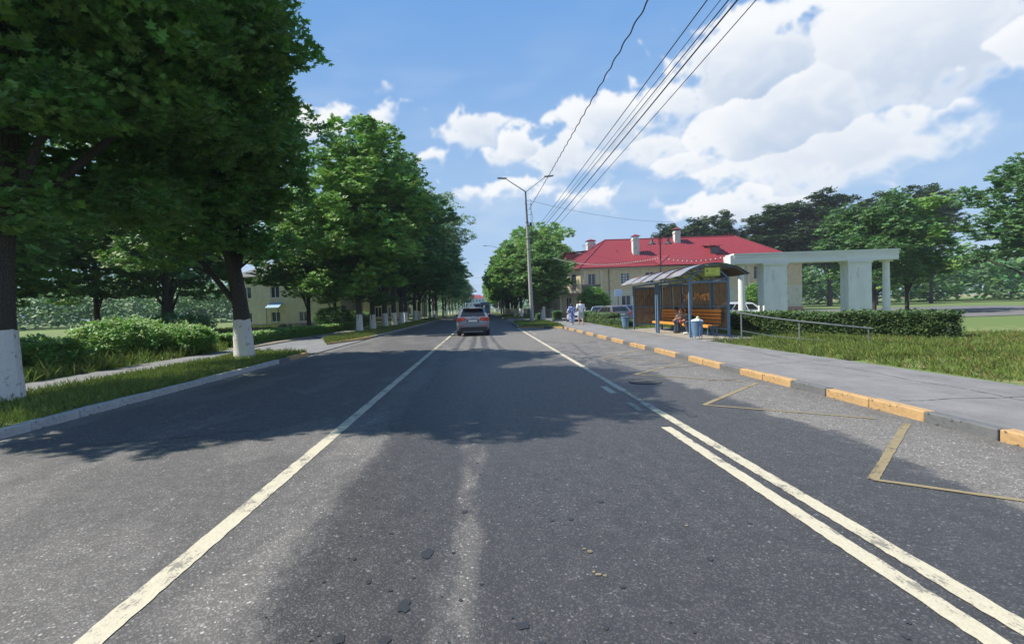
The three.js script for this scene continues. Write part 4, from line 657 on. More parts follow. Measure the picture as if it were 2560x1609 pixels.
{ // rubble wall by the driveway
  const t = thing('rubble_wall', 'low heap of brown stones along the far edge of the weeds', 'rubble wall', [0, 0.05, 0]), r = rngOf(130);
  const gs = [0, 1, 2, 3].map((k) => { const g = new THREE.IcosahedronGeometry(0.5, 1), p = g.attributes.position; for (let i = 0; i < p.count; i++) { const v = V(p.getX(i), p.getY(i), p.getZ(i)), n = 1 + 0.35 * n3(v.x * 2 + k * 5, v.y * 2, v.z * 2); p.setXYZ(i, v.x * n, v.y * n * 0.7, v.z * n); } g.computeVertexNormals(); return g; });
  const ms = [[0.19, 0.15, 0.12], [0.25, 0.2, 0.16], [0.14, 0.115, 0.1]].map((c) => M(c, 0.95));
  for (let i = 0; i < 130; i++) { const u = r(), x = mixf(-19, -12.4, u), z = mixf(40, 42.4, u) + (r() - 0.5) * 0.6, lay = r(), s = mesh('stone', gs[i % 4], ms[i % 3], t), k = 0.28 + 0.4 * r(); s.position.set(x, 0.05 + lay * 0.36 * (0.6 + 0.4 * Math.sin(x * 1.1)), -z); s.rotation.set(r() * 3, r() * 6, r() * 3); s.scale.set(k * 1.5, k, k); }
}
{ // picket fence beyond the right verge
  for (let f = 0; f < 9; f++) { const z0 = 72 + f * 9; const t = thing('picket_fence', `${['first', 'second', 'third', 'fourth', 'fifth', 'sixth', 'seventh', 'eighth', 'ninth'][f]} length of pale picket fence beyond the street trees, counted from the side street`, 'fence', [9.5, 0.05, z0], 0, 'pale picket fence'); const pk = [], m = M([0.50, 0.48, 0.44], 0.9, { map: concreteTex }); m.map = mTrim.map; for (let i = 0; i < 52; i++) pk.push(bx(0.02, 1.1, 0.085, 0, 0.6, -i * 0.172 - 0.1)); const o = mesh('pickets', pk, m, t); o.userData.kind = 'stuff'; mesh('fence_rail', bx(0.04, 0.08, 8.9, 0.032, 0.35, -4.45), m, t); mesh('fence_rail', bx(0.04, 0.08, 8.9, 0.032, 0.95, -4.45), m, t); for (const z of [0.05, 4.5]) mesh('post', bx(0.1, 1.2, 0.1, 0.105, 0.6, -z), m, t); }
}

// ------------------------------------------------------------------ lamp poles, wires, signs
{
  const t = thing('lamp_pole', 'tall grey concrete pole with two lamp arms on the grass island', 'lamp pole', [4.56, 0.1, 49.3]);
  mesh('concrete_shaft', limb([V(0, -0.1, 0), V(-0.08, 4, 0), V(-0.19, 9.4, 0)], [0.205, 0.175, 0.13], 12), mConcrete, t);
  mesh('steel_top', limb([V(-0.185, 9.1, 0), V(-0.24, 11, 0), V(-0.27, 12.45, 0)], [0.11, 0.085, 0.07], 10), M([0.16, 0.165, 0.17], 0.6, { map: mTrim.map }), t);
  mesh('clamp_band', [9.15, 9.45, 7.9, 6.9].map((y) => cyl(0.165 - y * 0.002, 0.165 - y * 0.002, 0.07, -0.17 + (9.4 - y) * 0.015, y, 0, 12))[0], mSteelDark, t);
  for (const y of [9.45, 7.9, 6.9]) mesh('clamp_band', cyl(0.16, 0.16, 0.06, -0.02 * y, y, 0, 12), mSteelDark, t);
  mesh('junction_box', rb(0.22, 0.34, 0.16, 0.02, 0.12, 9.3, 0.08), mSteelDark, t);
  for (const [s, ex, ey] of [[-1, -2.1, 13.66], [1, 1.62, 13.72]]) {
    mesh('arm', limb([V(-0.27, 12.4, 0), V(-0.27 + s * 0.28, 12.6, 0), V(ex, ey, 0)], [0.055, 0.05, 0.04], 8), mSteel, t);
    const l = new THREE.Group(); l.name = 'luminaire'; l.position.set(ex, ey, 0); l.rotation.z = s < 0 ? -0.10 : 0.10; t.add(l);
    mesh('lamp_head', [rb(0.78, 0.10, 0.26, 0.03, s * 0.42, 0.04, 0), rb(0.3, 0.13, 0.18, 0.03, s * 0.08, 0.06, 0)], M([0.24, 0.25, 0.27], 0.5, { metalness: 0.3 }), l);
    mesh('lamp_glass', rb(0.55, 0.03, 0.2, 0.01, s * 0.46, -0.02, 0), MP([0.35, 0.36, 0.37], 0.15), l);
  }
  const ins = [[11.55, 0.28], [11.15, 0.27], [10.7, 0.29], [10.2, 0.29], [8.35, 0.34], [8.05, 0.36], [7.8, 0.4], [6.95, 0.42]];
  for (const [y, x] of ins) { mesh('insulator', [rod(V(-0.02 * y, y, 0), V(x - 0.1, y + 0.02, 0), 0.012, 0.012, 5), cyl(0.04, 0.03, 0.1, x - 0.1, y, 0, 8)], mSteelDark, t); }
  mesh('drop_cable', [[0.24, 11.5, 9.4], [0.2, 10.6, 8.6], [0.18, 9.2, 7.2], [0.21, 8.8, 5.6]].map(([x, a, b], i) => new THREE.TubeGeometry(new THREE.CatmullRomCurve3([V(x, a, 0.05), V(x + 0.12 * (i % 2 ? 1 : -0.4), (a + b) / 2 + 0.3, 0.14), V(x - 0.06, b, 0.1)]), 14, 0.016, 4))[0], mBlack, t);
  for (const [x, a, b, k] of [[0.2, 10.6, 8.6, 1], [0.16, 9.2, 7.2, -0.4], [0.22, 8.8, 5.6, 0.8]]) mesh('drop_cable', new THREE.TubeGeometry(new THREE.CatmullRomCurve3([V(x, a, 0.05), V(x + 0.14 * k, (a + b) / 2 + 0.3, 0.14), V(x - 0.06, b, 0.12)]), 14, 0.016, 4), mBlack, t);
}
function wire(label, a, b, r, sag, wob = 0, group = 'overhead wires from the lamp pole') {
  const pts = []; for (let i = 0; i <= 40; i++) { const t = i / 40; const p = a.clone().lerp(b, t); p.y -= sag * 4 * t * (1 - t); if (wob) { p.x += Math.sin(t * 190) * wob; p.y += Math.cos(t * 190) * wob; } pts.push(p); }
  if (wob) { const q = []; for (let i = 0; i <= 420; i++) { const t = i / 420, p = a.clone().lerp(b, t); p.y -= sag * 4 * t * (1 - t); p.x += Math.sin(t * 300) * wob; p.y += Math.cos(t * 300) * wob; q.push(p); } pts.length = 0; pts.push(...q); }
  const o = mesh(numbered('overhead_wire'), new THREE.TubeGeometry(new THREE.CatmullRomCurve3(pts), pts.length * 2, r, 5), M([0.018, 0.02, 0.025], 0.6), scene); o.userData = { label, category: 'wire', group }; return o;
}
wire('thick twisted cable running from high on the lamp pole over the road', P(4.56, 10.8, 49.3), P(4.5, 8.85, -6), 0.021, 0.12, 0.02);
for (const [l, a, b, r] of [['uppermost straight wire of the bundle from the lamp pole', [4.74, 8.36], [5.5, 8.5], 0.014], ['second straight wire of the bundle from the lamp pole, counted from above', [4.77, 8.09], [5.95, 8.64], 0.009], ['third straight wire of the bundle from the lamp pole, counted from above', [4.86, 7.96], [6.2, 8.72], 0.015], ['thinnest wire in the middle of the bundle from the lamp pole', [4.9, 7.9], [6.3, 8.74], 0.004], ['thick doubled wire in the bundle from the lamp pole', [5.16, 7.56], [6.35, 8.9], 0.021], ['lowest wire of the bundle, standing clear of the rest', [5.1, 6.98], [7.0, 9.15], 0.012]]) wire(l, P(a[0], a[1], 49.3), P(b[0], b[1], -6), r, 0.1);
wire('service wire crossing the sky from the lamp pole towards the pines', P(4.79, 11.62, 49.3), P(26, 12.4, 70), 0.014, 0.5);
wire('wire from the lamp pole down to the next pole along the verge', P(4.3, 9.4, 49.3), P(3.85, 9.2, 105), 0.013, 0.5); wire('lower wire from the lamp pole into the street trees', P(4.75, 8.3, 49.3), P(4.0, 8.6, 105), 0.012, 0.5);
wire('wire strung across the red roof to its eave', P(5.0, 8.2, 49.5), P(23.8, 6.7, 69.2), 0.011, 0.6);
for (const [z, h] of [[130, 9.5], [150, 8.6], [175, 9]]) wire(`thin wire crossing the road in the gap of sky, ${z < 140 ? 'highest' : z < 160 ? 'middle' : 'lowest'} of three`, P(-8, h, z), P(6, h - 0.2, z), 0.012, 0.2, 0, 'wires crossing the road');
for (const [x, z, l, arm] of [[4.02, 105, 'second concrete pole on the verge, with one curved lamp arm over the road', true], [4.3, 150, 'third concrete pole on the verge, far down the road', true], [2.95, 88, 'slim grey pole at the kerb before the far street trees', false]]) {
  const t = thing('street_pole', l, 'pole', [x, 0.1, z], 0, 'poles along the right verge'); mesh('shaft', limb([V(0, -0.1, 0), V(0, 5, 0), V(0, arm ? 12.5 : 8.5, 0)], [0.17, 0.14, 0.09], 9), mConcrete, t);
  if (arm) { mesh('arm', limb([V(0, 12.4, 0), V(-0.5, 13.3, 0), V(-1.7, 13.9, 0), V(-3.1, 14.1, 0)], [0.05, 0.05, 0.045, 0.04], 7), mSteel, t); mesh('lamp_head', rb(0.8, 0.12, 0.3, 0.04, -3.4, 14.1, 0), mSteel, t); }
}
{ // park lamp with two bell shades on scrolls
  const t = thing('park_lamp', 'black wrought iron park lamp with two bell shades behind the shelter', 'park lamp', [11.36, 0.1, 33]), m = mSteelDark;
  mesh('post', [cyl(0.09, 0.06, 1.0, 0, 0, 0, 10), cyl(0.05, 0.035, 4.95, 0, 1, 0, 10), cyl(0.08, 0.08, 0.08, 0, 1.0, 0, 10)], m, t); mesh('finial', [new THREE.SphereGeometry(0.05, 10, 8).translate(0, 6.0, 0), rod(V(0, 5.9, 0), V(0, 6.2, 0), 0.02, 0.005, 6)], m, t);
  for (const s of [-1, 1]) {
    const pts = []; for (let i = 0; i <= 26; i++) { const a = Math.PI * (1.05 - 1.45 * i / 26), rr = 0.27; pts.push(V(s * (0.30 - Math.cos(a) * -1 * -rr), 5.72 + Math.sin(a) * rr, 0)); }
    const arc = []; for (let i = 0; i <= 30; i++) { const a = Math.PI * (1.0 - 1.3 * i / 30); arc.push(V(s * (0.3 + Math.cos(a) * 0.27), 5.68 + Math.sin(a) * 0.27, 0)); }
    mesh('scroll', [new THREE.TubeGeometry(new THREE.CatmullRomCurve3(arc), 40, 0.02, 6), new THREE.TubeGeometry(new THREE.CatmullRomCurve3([V(0, 5.1, 0), V(s * 0.12, 5.3, 0), V(s * 0.06, 5.6, 0), V(0, 5.7, 0)]), 16, 0.016, 6)], m, t);
    const g = new THREE.Group(); g.name = 'bell_lamp'; g.position.set(s * 0.53, 5.2, 0); t.add(g);
    mesh('lamp_shade', new THREE.LatheGeometry([[0.03, 0.36], [0.06, 0.34], [0.07, 0.22], [0.12, 0.12], [0.24, 0.04], [0.25, 0.0], [0.235, 0.005], [0.10, 0.12]].map((p) => new THREE.Vector2(...p)), 20), m, g); mesh('bulb', new THREE.SphereGeometry(0.075, 12, 9).translate(0, 0.03, 0), MP([0.6, 0.58, 0.52], 0.3), g);
  }
}
{ // festoon of small bulbs from the park lamp to the portico and to the roof corner
  for (const [l, a, b, sag] of [['string of small bulbs hung between the park lamp and the white portico', P(11.36, 4.5, 33), P(14.4, 4.25, 30), 0.28], ['string of small bulbs hung from the park lamp towards the island', P(11.36, 4.5, 33), P(6.6, 6.2, 49), 0.55]]) {
    const t = thing('bulb_string', l, 'string lights', [0, 0, 0], 0, 'bulb strings'), pts = []; for (let i = 0; i <= 24; i++) { const p = a.clone().lerp(b, i / 24); p.y -= sag * 4 * (i / 24) * (1 - i / 24); pts.push(p); } const c = new THREE.CatmullRomCurve3(pts);
    mesh('cord', new THREE.TubeGeometry(c, 48, 0.008, 4), mBlack, t); const L = c.getLength(), n = Math.round(L / 0.28); for (let i = 1; i < n; i++) { const p = c.getPoint(i / n); const bl = mesh('bulb', bulbGeo(), mBulb(), t); bl.position.copy(p).add(V(0, -0.05, 0)); }
  }
}
function bulbGeo() { return (bulbGeo.g ||= new THREE.SphereGeometry(0.035, 7, 6)); }
function mBulb() { return (mBulb.m ||= MP([0.75, 0.72, 0.66], 0.25)); }
function signPlate(draw, w, h, name, parent, x, y, z, ry = 0, back = mSteel) { // thin plate printed on its +z face
  const c = document.createElement('canvas'); c.width = 256; c.height = Math.round(256 * h / w); const g = c.getContext('2d'); draw(g, c.width, c.height);
  const t = new THREE.CanvasTexture(c); t.colorSpace = THREE.SRGBColorSpace; const o = mesh(name, new THREE.PlaneGeometry(w, h), M(white, 0.5, { map: t }), parent); o.position.set(x, y, z); o.rotation.y = ry; return o;
}
{
  const t = thing('road_sign', 'diamond priority road sign on a thin post past the street trees', 'road sign', [-8.82, 0.1, 125]);
  mesh('post', rod(V(0, -0.1, 0), V(0, 4.1, 0), 0.045), mSteel, t); const s = (k) => new THREE.ExtrudeGeometry(new THREE.Shape([[0, k], [k, 0], [0, -k], [-k, 0]].map((p) => new THREE.Vector2(...p))), { depth: 0.02, bevelEnabled: false });
  mesh('sign_face', s(0.5).translate(0, 3.68, 0.05), M([0.75, 0.75, 0.73], 0.5), t); mesh('sign_centre', s(0.3).translate(0, 3.68, 0.054), M([0.75, 0.75, 0.73], 0.5), t);
  const u = thing('road_sign', 'round dark sign seen from behind on its post at the pavement', 'road sign', [-9.0, 0.1, 78]); mesh('post', rod(V(0, -0.1, 0), V(0, 3.0, 0), 0.04), mSteelDark, u); mesh('sign_face', cyl(0.32, 0.32, 0.02, 0, 0, 0, 24).rotateX(Math.PI / 2).translate(0, 2.9, 0.05), M([0.12, 0.16, 0.13], 0.6), u);
  const v = thing('notice_board', 'pale blue square board on a dark post in front of the tan house', 'sign', [12.5, 0.05, 48]); mesh('post', rod(V(0, -0.1, 0), V(0, 2.3, 0), 0.04), mSteelDark, v); mesh('board', rb(0.68, 0.64, 0.04, 0.01, 0.02, 2.55, 0.06), M([0.52, 0.62, 0.74], 0.45), v);
}

// ------------------------------------------------------------------ bus shelter
const rustTex = (a, b, seed) => tex(256, 256, (x, y) => { const n = tileN(x + seed, y, 256, 9, 4) + 0.4 * tileN(x, y + seed, 256, 40, 2), w = sm(0.18, 0.34, n); return [0, 1, 2].map((q) => lin2s(mixf(a[q], b[q], w))); }, 0.7);
const mBlue = M(white, 0.6, { map: rustTex([0.10, 0.215, 0.36], [0.20, 0.13, 0.08], 3) });
const SH = thing('bus_shelter', 'blue framed bus shelter with arched brown sheet roof and ribbed brown walls', 'bus shelter', [0, 0.13, 0]);
{
  const XF = 8.26, XB = 9.80, Z0 = 20.7, Z1 = 28.45, ZM = 24.6;
  const mPoly = MP([0.34, 0.24, 0.145], 0.45, { transmission: 0.35, thickness: 0, side: THREE.DoubleSide, map: tex(256, 256, (x, y) => { const a = tileN(x * 4, y * 0.25, 256, 20, 4), b = tileN(x, y, 256, 7, 3), s = 0.86 + a * 0.55 + b * 0.22; return [s, s, s]; }, 1.6) });
  const mRoofSheet = MP([0.20, 0.12, 0.075], 0.16, { transmission: 0.28, thickness: 0, side: THREE.DoubleSide, clearcoat: 1, clearcoatRoughness: 0.08 });
  const post = (x, z, y1, m, s = 0.085) => mesh('post', rb(s, y1 + 0.05, s, 0.006, x, y1 / 2 - 0.02, -z), m, SH);
  post(XF, Z0, 2.4, mBlue); post(XF, ZM - 0.13, 2.4, mBlue); post(XF, ZM + 0.13, 2.4, mBlue); post(XF, Z1, 2.4, mBlue);
  for (const [z, m] of [[Z0 - 0.02, mBlue], [22.2, mBlue], [24.45, mBlue], [25.6, mBlue], [26.9, mBlue], [Z1, mBlue]]) post(XB, z, 2.4, m, z > 22 && z < 23 ? 0.12 : 0.085);
  const rail = (a, b, m = mBlue, s = 0.07) => mesh('beam', bar(a, b, s, s), m, SH);
  rail(V(XF, 2.36, -Z0 - 0.05), V(XF, 2.36, -Z1 + 0.05)); rail(V(XB, 2.36, -Z0 - 0.05), V(XB, 2.36, -Z1 + 0.05)); rail(V(XF + 0.05, 2.22, -Z0), V(XB - 0.05, 2.22, -Z0), mBlue); rail(V(XF + 0.05, 2.24, -Z1), V(XB - 0.05, 2.24, -Z1)); rail(V(XF + 0.05, 2.24, -ZM), V(XB - 0.05, 2.24, -ZM));
  rail(V(XB, 1.22, -Z0 - 0.05), V(XB, 1.22, -Z1 + 0.05), mBlue, 0.055); rail(V(XB, 0.3, -Z0 - 0.05), V(XB, 0.3, -Z1 + 0.05), mBlue, 0.055); rail(V(XF + 0.05, 1.25, -Z1), V(XB - 0.05, 1.25, -Z1), mBlue, 0.055); rail(V(XF + 0.05, 0.28, -Z1), V(XB - 0.05, 0.28, -Z1), mBlue, 0.055);
  // ribbed panels: trapezoid sheet standing upright along u
  function ribbed(L, h, pitch = 0.115, d = 0.022) { const pos = [], uv = [], idx = [], k = Math.round(L / pitch); let n = 0; for (let i = 0; i <= k * 4; i++) { const u = i / 4 * (L / k), ph = i % 4, off = ph === 1 || ph === 2 ? d : 0; pos.push(u, 0, off, u, h, off); uv.push(u, 0, u, h); if (i) idx.push(n - 2, n, n - 1, n - 1, n, n + 1); n += 2; } const g = new THREE.BufferGeometry(); g.setAttribute('position', new THREE.Float32BufferAttribute(pos, 3)); g.setAttribute('uv', new THREE.Float32BufferAttribute(uv, 2)); g.setIndex(idx); const q = g.toNonIndexed(); q.computeVertexNormals(); return q; }
  const back = [[Z0 + 0.03, 22.13], [22.27, 24.4], [24.5, 25.55], [25.65, 26.85], [26.95, Z1 - 0.05]];
  for (const [a, b] of back) { const o = mesh('wall_panel', ribbed(b - a, 2.0), mPoly, SH); o.position.set(XB + 0.055, 0.3, -a); o.rotation.y = Math.PI / 2; }
  const e = mesh('wall_panel', ribbed(XB - XF - 0.1, 2.02), mPoly, SH); e.position.set(XF + 0.05, 0.3, -Z1 - 0.055);
  // arched roof of five bent sheets on steel hoops
  const xc = 9.1, half = 1.38, rise = 0.50, R = (half * half + rise * rise) / (2 * rise), yc = 2.46 + rise - R, amax = Math.asin(half / R);
  const sheets = [[20.25, 21.95], [21.95, 23.65], [23.65, 25.4], [25.4, 27.1], [27.1, 28.95]];
  sheets.forEach(([a, b], s) => {
    const pos = [], uv = [], idx = [], N = 26, K = 8; for (let j = 0; j <= K; j++) for (let i = 0; i <= N; i++) { const an = mixf(-amax, amax, i / N), z = mixf(a - (s ? 0.03 : 0), b, j / K), edge = Math.pow(Math.abs(2 * i / N - 1), 6), wv = edge * 0.02 * Math.sin(z * 3.7 + 1) + s * 0.0035 + 0.006 * n2(z * 2, i * 0.2); pos.push(xc + Math.sin(an) * (R + wv), yc + Math.cos(an) * (R + wv), -z); uv.push(an * R, z); if (i && j) { const q = j * (N + 1) + i; idx.push(q - N - 2, q - N - 1, q - 1, q - 1, q - N - 1, q); } }
    const g = new THREE.BufferGeometry(); g.setAttribute('position', new THREE.Float32BufferAttribute(pos, 3)); g.setAttribute('uv', new THREE.Float32BufferAttribute(uv, 2)); g.setIndex(idx); g.computeVertexNormals(); mesh('roof_sheet', g, mRoofSheet, SH);
  });
  const hoop = (z, m) => { const p = []; for (let i = 0; i <= 20; i++) { const an = mixf(-amax * 0.985, amax * 0.985, i / 20); p.push(V(xc + Math.sin(an) * (R - 0.035), yc + Math.cos(an) * (R - 0.035), -z)); } mesh('roof_hoop', new THREE.TubeGeometry(new THREE.CatmullRomCurve3(p), 30, 0.025, 6), m, SH); };
  for (const z of [20.4, 22.4, 24.6, 26.6, 28.8]) hoop(z, mBlue);
  for (const z of [21.95, 23.65, 25.4, 27.1]) { const p = []; for (let i = 0; i <= 20; i++) { const an = mixf(-amax, amax, i / 20); p.push(V(xc + Math.sin(an) * (R + 0.018), yc + Math.cos(an) * (R + 0.018), -z)); } mesh('roof_seam', new THREE.TubeGeometry(new THREE.CatmullRomCurve3(p), 30, 0.018, 5), M([0.06, 0.035, 0.03], 0.6), SH); }
  for (const x of [xc - 0.7, xc, xc + 0.7]) { const an = Math.asin((x - xc) / R); mesh('purlin', bar(V(x, yc + Math.cos(an) * (R - 0.07), -20.3), V(x, yc + Math.cos(an) * (R - 0.07), -28.9), 0.04, 0.04), mBlue, SH); }
  rail(V(XF, 2.38, -Z0), V(8.75, 2.72, -Z0), mBlue, 0.05); rail(V(XB, 2.38, -Z0), V(9.45, 2.70, -Z0), mBlue, 0.05);
  for (const [a, b] of [[21.4, 22.1], [22.9, 23.7], [26.0, 26.8], [27.3, 28.1]]) mesh('stay', rod(V(XB - 0.02, 0.32, -a), V(XB - 0.25, 0.01, -b), 0.012, 0.012, 5), mBlue, SH);
  // yellow stop sign in the arch
  const sg = new THREE.Group(); sg.name = 'stop_sign'; sg.position.set(9.02, 2.60, -20.33); SH.add(sg);
  mesh('sign_board', bx(0.62, 0.34, 0.03, 0, 0, 0), M([0.35, 0.36, 0.12], 0.6), sg);
  signPlate((g, w, h) => { g.fillStyle = '#c9cb52'; g.fillRect(0, 0, w, h); g.strokeStyle = '#5f6a35'; g.lineWidth = 5; g.strokeRect(4, 4, w - 8, h - 8); g.fillStyle = '#1d2b22'; g.font = 'bold 66px sans-serif'; g.fillText('А', 20, 72); g.fillStyle = '#77803c'; for (let i = 0; i < 3; i++) g.fillRect(100, 28 + i * 20, 110 - i * 22, 6); g.fillRect(24, 100, 190, 5); g.fillRect(24, 116, 150, 5); }, 0.60, 0.32, 'sign_face', sg, 0, 0, 0.017);
  // torn notices glued to the inside of the panels
  const rp = rngOf(140), mP = [[0.62, 0.34, 0.13], [0.70, 0.42, 0.18], [0.55, 0.33, 0.16]].map((c) => M(c, 0.9));
  for (let i = 0; i < 40; i++) {
    const z = [22.7, 23.3, 22.9, 25.1, 23.9][i % 5] + (rp() - 0.5) * 0.7, y = 1.64 + (rp() - 0.5) * 0.3, w = 0.06 + 0.22 * rp() * rp(), h = 0.06 + 0.2 * rp(), s = new THREE.Shape(), k = 9;
    for (let q = 0; q < k; q++) { const a = q / k * 6.283, cx = clamp(Math.cos(a) * 1.3, -1, 1), cy = clamp(Math.sin(a) * 1.3, -1, 1), n = 1 - 0.45 * rp() * rp(); s[q ? 'lineTo' : 'moveTo'](cx * w / 2 * n, cy * h / 2 * n); }
    const o = mesh('torn_notice', new THREE.ShapeGeometry(s), mP[i % 3], SH); o.position.set(XB + 0.035 - 0.0004 * i, y, -z); o.rotation.y = -Math.PI / 2;
  }
}
// benches
const woodTex = tex(256, 256, (x, y) => { const g = tileN(x * 0.25, y * 3, 256, 12, 4); const s = 1 + g * 0.45; return [lin2s(0.60 * s), lin2s(0.26 * s), lin2s(0.045 * s)]; }, 0.8);
const mWood = M(white, 0.55, { map: woodTex });
for (const [a, b, l] of [[21.1, 24.35, 'orange slatted bench at the near end of the bus shelter, behind the bin'], [24.8, 28.1, 'orange slatted bench at the far end of the bus shelter, beside the seated man']]) {
  const t = thing('bench', l, 'bench', [0, 0.13, 0], 0, 'shelter benches'), c = -(a + b) / 2, L = b - a;
  for (let i = 0; i < 4; i++) mesh('seat_slat', rb(0.1, 0.04, L, 0.008, 9.22 + i * 0.118, 0.45, c), mWood, t);
  mesh('front_board', rb(0.035, 0.1, L, 0.006, 9.152, 0.405, c), mWood, t);
  for (let i = 0; i < 4; i++) mesh('back_slat', rb(0.03, 0.115, L, 0.006, 9.66 + i * 0.012, 0.58 + i * 0.15, c), mWood, t);
  for (const z of [a + 0.25, (a + b) / 2, b - 0.25]) mesh('leg_frame', [bar(V(9.24, 0, -z), V(9.24, 0.43, -z), 0.04, 0.04), bar(V(9.62, 0, -z), V(9.62, 0.43, -z), 0.04, 0.04), bar(V(9.2, 0.41, -z), V(9.7, 0.41, -z), 0.035, 0.03), bar(V(9.685, 0.4, -z), V(9.73, 1.12, -z), 0.035, 0.03)], mBlue, t);
}
// bins
for (const [x, z, l, full] of [[8.14, 19.75, 'blue metal litter bin heaped with white bags at the near post of the shelter', true], [8.02, 29.35, 'blue litter bin at the far post of the shelter', false]]) {
  const t = thing('litter_bin', l, 'litter bin', [x, 0.12, z], full ? 0.35 : 0.1, 'litter bins');
  const g = new THREE.CylinderGeometry(0.235, 0.155, 0.58, 6, 1, true), g2 = new THREE.CylinderGeometry(0.225, 0.145, 0.57, 6, 1, true); const ix = g2.index.array; for (let i = 0; i < ix.length; i += 3) [ix[i], ix[i + 1]] = [ix[i + 1], ix[i]];
  mesh('bucket', [g.translate(0, 0.42, 0), g2.translate(0, 0.42, 0), new THREE.CylinderGeometry(0.15, 0.15, 0.01, 6).translate(0, 0.135, 0), new THREE.TorusGeometry(0.235, 0.012, 5, 6).rotateX(Math.PI / 2).rotateY(Math.PI / 6 + Math.PI / 3).translate(0, 0.71, 0)], mBlue, t);
  for (const s of [-1, 1]) mesh('stand', [rod(V(0.06 * s, 0, 0.17), V(0.06 * s, 0.5, 0.235), 0.014, 0.014, 6), rod(V(0.06 * s, 0, 0.17), V(0.06 * s, 0, -0.17), 0.014, 0.014, 6), rod(V(0.06 * s, 0, -0.17), V(0.06 * s, 0.5, -0.235), 0.014, 0.014, 6)], mBlue, t);
  if (full) {
    const u = thing('rubbish_bag', 'crumpled white plastic bags heaped on the blue litter bin', 'rubbish', [x, 0.12, z]); const r = rngOf(150);
    [[0.0, 0.72, 0.02, 0.15], [0.11, 0.70, 0.05, 0.10], [-0.11, 0.70, -0.03, 0.11], [-0.05, 0.71, 0.1, 0.09]].forEach(([bx_, by, bz, s], k) => { const q = new THREE.IcosahedronGeometry(s, 3), p = q.attributes.position; for (let i = 0; i < p.count; i++) { const v = V(p.getX(i), p.getY(i), p.getZ(i)), n = 1 + 0.25 * n3(v.x * 22 + k, v.y * 22, v.z * 22); p.setXYZ(i, v.x * n, v.y * n * 0.65, v.z * n); } q.computeVertexNormals(); mesh(k ? 'bag' : 'large_bag', q.translate(bx_, by, bz), k === 0 ? M([0.72, 0.74, 0.70], 0.5) : M([0.62, 0.66, 0.68], 0.5), u); });
    mesh('melon_rind', new THREE.SphereGeometry(0.06, 12, 9).translate(0.02, 0.84, 0.03), M([0.45, 0.55, 0.30], 0.5), u);
  }
}
{ // handrail and rubble beside the shelter
  const t = thing('handrail', 'bare steel handrail on posts beside the near end of the shelter', 'handrail', [0, 0.1, 0]), m = M([0.26, 0.27, 0.27], 0.45, { metalness: 0.5 });
  mesh('top_rail', limb([V(8.72, 1.06, -17.85), V(9.8, 0.82, -17.3), V(12.2, 0.45, -16.2)], [0.03, 0.03, 0.03], 8), m, t); mesh('lower_rail', limb([V(8.86, 0.42, -17.75), V(9.8, 0.22, -17.3), V(12.2, -0.02, -16.2)], [0.012, 0.012, 0.012], 6), m, t);
  for (const [x, z, h] of [[8.86, 17.78, 1.03], [10.4, 17.03, 0.73], [12.1, 16.25, 0.47]]) mesh('post', rod(V(x, -0.1, -z), V(x, h, -z), 0.025), m, t);
  const r = rngOf(160), gs = new THREE.IcosahedronGeometry(0.5, 1); const p = gs.attributes.position; for (let i = 0; i < p.count; i++) { const n = 1 + 0.3 * n3(p.getX(i) * 2, p.getY(i) * 2, p.getZ(i) * 2); p.setXYZ(i, p.getX(i) * n, p.getY(i) * n * 0.6, p.getZ(i) * n); } gs.computeVertexNormals();
  [[8.75, 18.35, 'broken lump of dark asphalt at the foot of the handrail'], [9.2, 18.2, 'flat chunk of dark asphalt in the grass under the handrail'], [8.45, 18.5, 'small dark asphalt crumb at the edge of the shelter slab']].forEach(([x, z, l], i) => { const o = mesh(numbered('asphalt_chunk'), gs, M([0.07, 0.068, 0.065], 0.95), scene); o.position.set(x, 0.15, -z); o.scale.setScalar(0.36 - 0.07 * i); o.rotation.set(0.2, i * 2, 0.1); o.userData = { label: l, category: 'rubble', group: 'broken asphalt' }; });
}

// ------------------------------------------------------------------ cars (each drives or faces towards -z of its own axes)
const mPaint = (rgb, metal = 0.35) => MP(rgb, 0.38, { metalness: metal, clearcoat: 1, clearcoatRoughness: 0.06 });
const mTail = MP([0.42, 0.012, 0.015], 0.18, { clearcoat: 1 }), mHead = MP([0.62, 0.64, 0.66], 0.1, { clearcoat: 1 }), mPlate = M([0.74, 0.74, 0.72], 0.5), mTrimBlack = M([0.02, 0.02, 0.022], 0.55), mRim = M([0.42, 0.43, 0.45], 0.35, { metalness: 0.8 });
// loft of closed sections: each station [z, points of the right half from bottom to top as [x, y]]
function loft(stations, crease = 0.6) {
  const pos = [], idx = [], n = stations[0][1].length, ring = [];
  for (const [z, half] of stations) { const full = [...half.map(([x, y]) => [x, y]), ...half.slice().reverse().map(([x, y]) => [-x, y])]; ring.push(pos.length / 3); for (const [x, y] of full) pos.push(x, y, z); }
  const m = 2 * n; for (let s = 0; s < stations.length - 1; s++) for (let i = 0; i < m; i++) { const a = ring[s] + i, b = ring[s] + (i + 1) % m, c = ring[s + 1] + i, d = ring[s + 1] + (i + 1) % m; idx.push(a, b, c, c, b, d); }
  for (const [s, flip] of [[0, true], [stations.length - 1, false]]) for (let i = 1; i < m - 1; i++) idx.push(ring[s], ring[s] + (flip ? i + 1 : i), ring[s] + (flip ? i : i + 1));
  const g = new THREE.BufferGeometry(); g.setAttribute('position', new THREE.Float32BufferAttribute(pos, 3)); g.setIndex(idx);
  const o = toCreasedNormals(g, crease); return o;
}
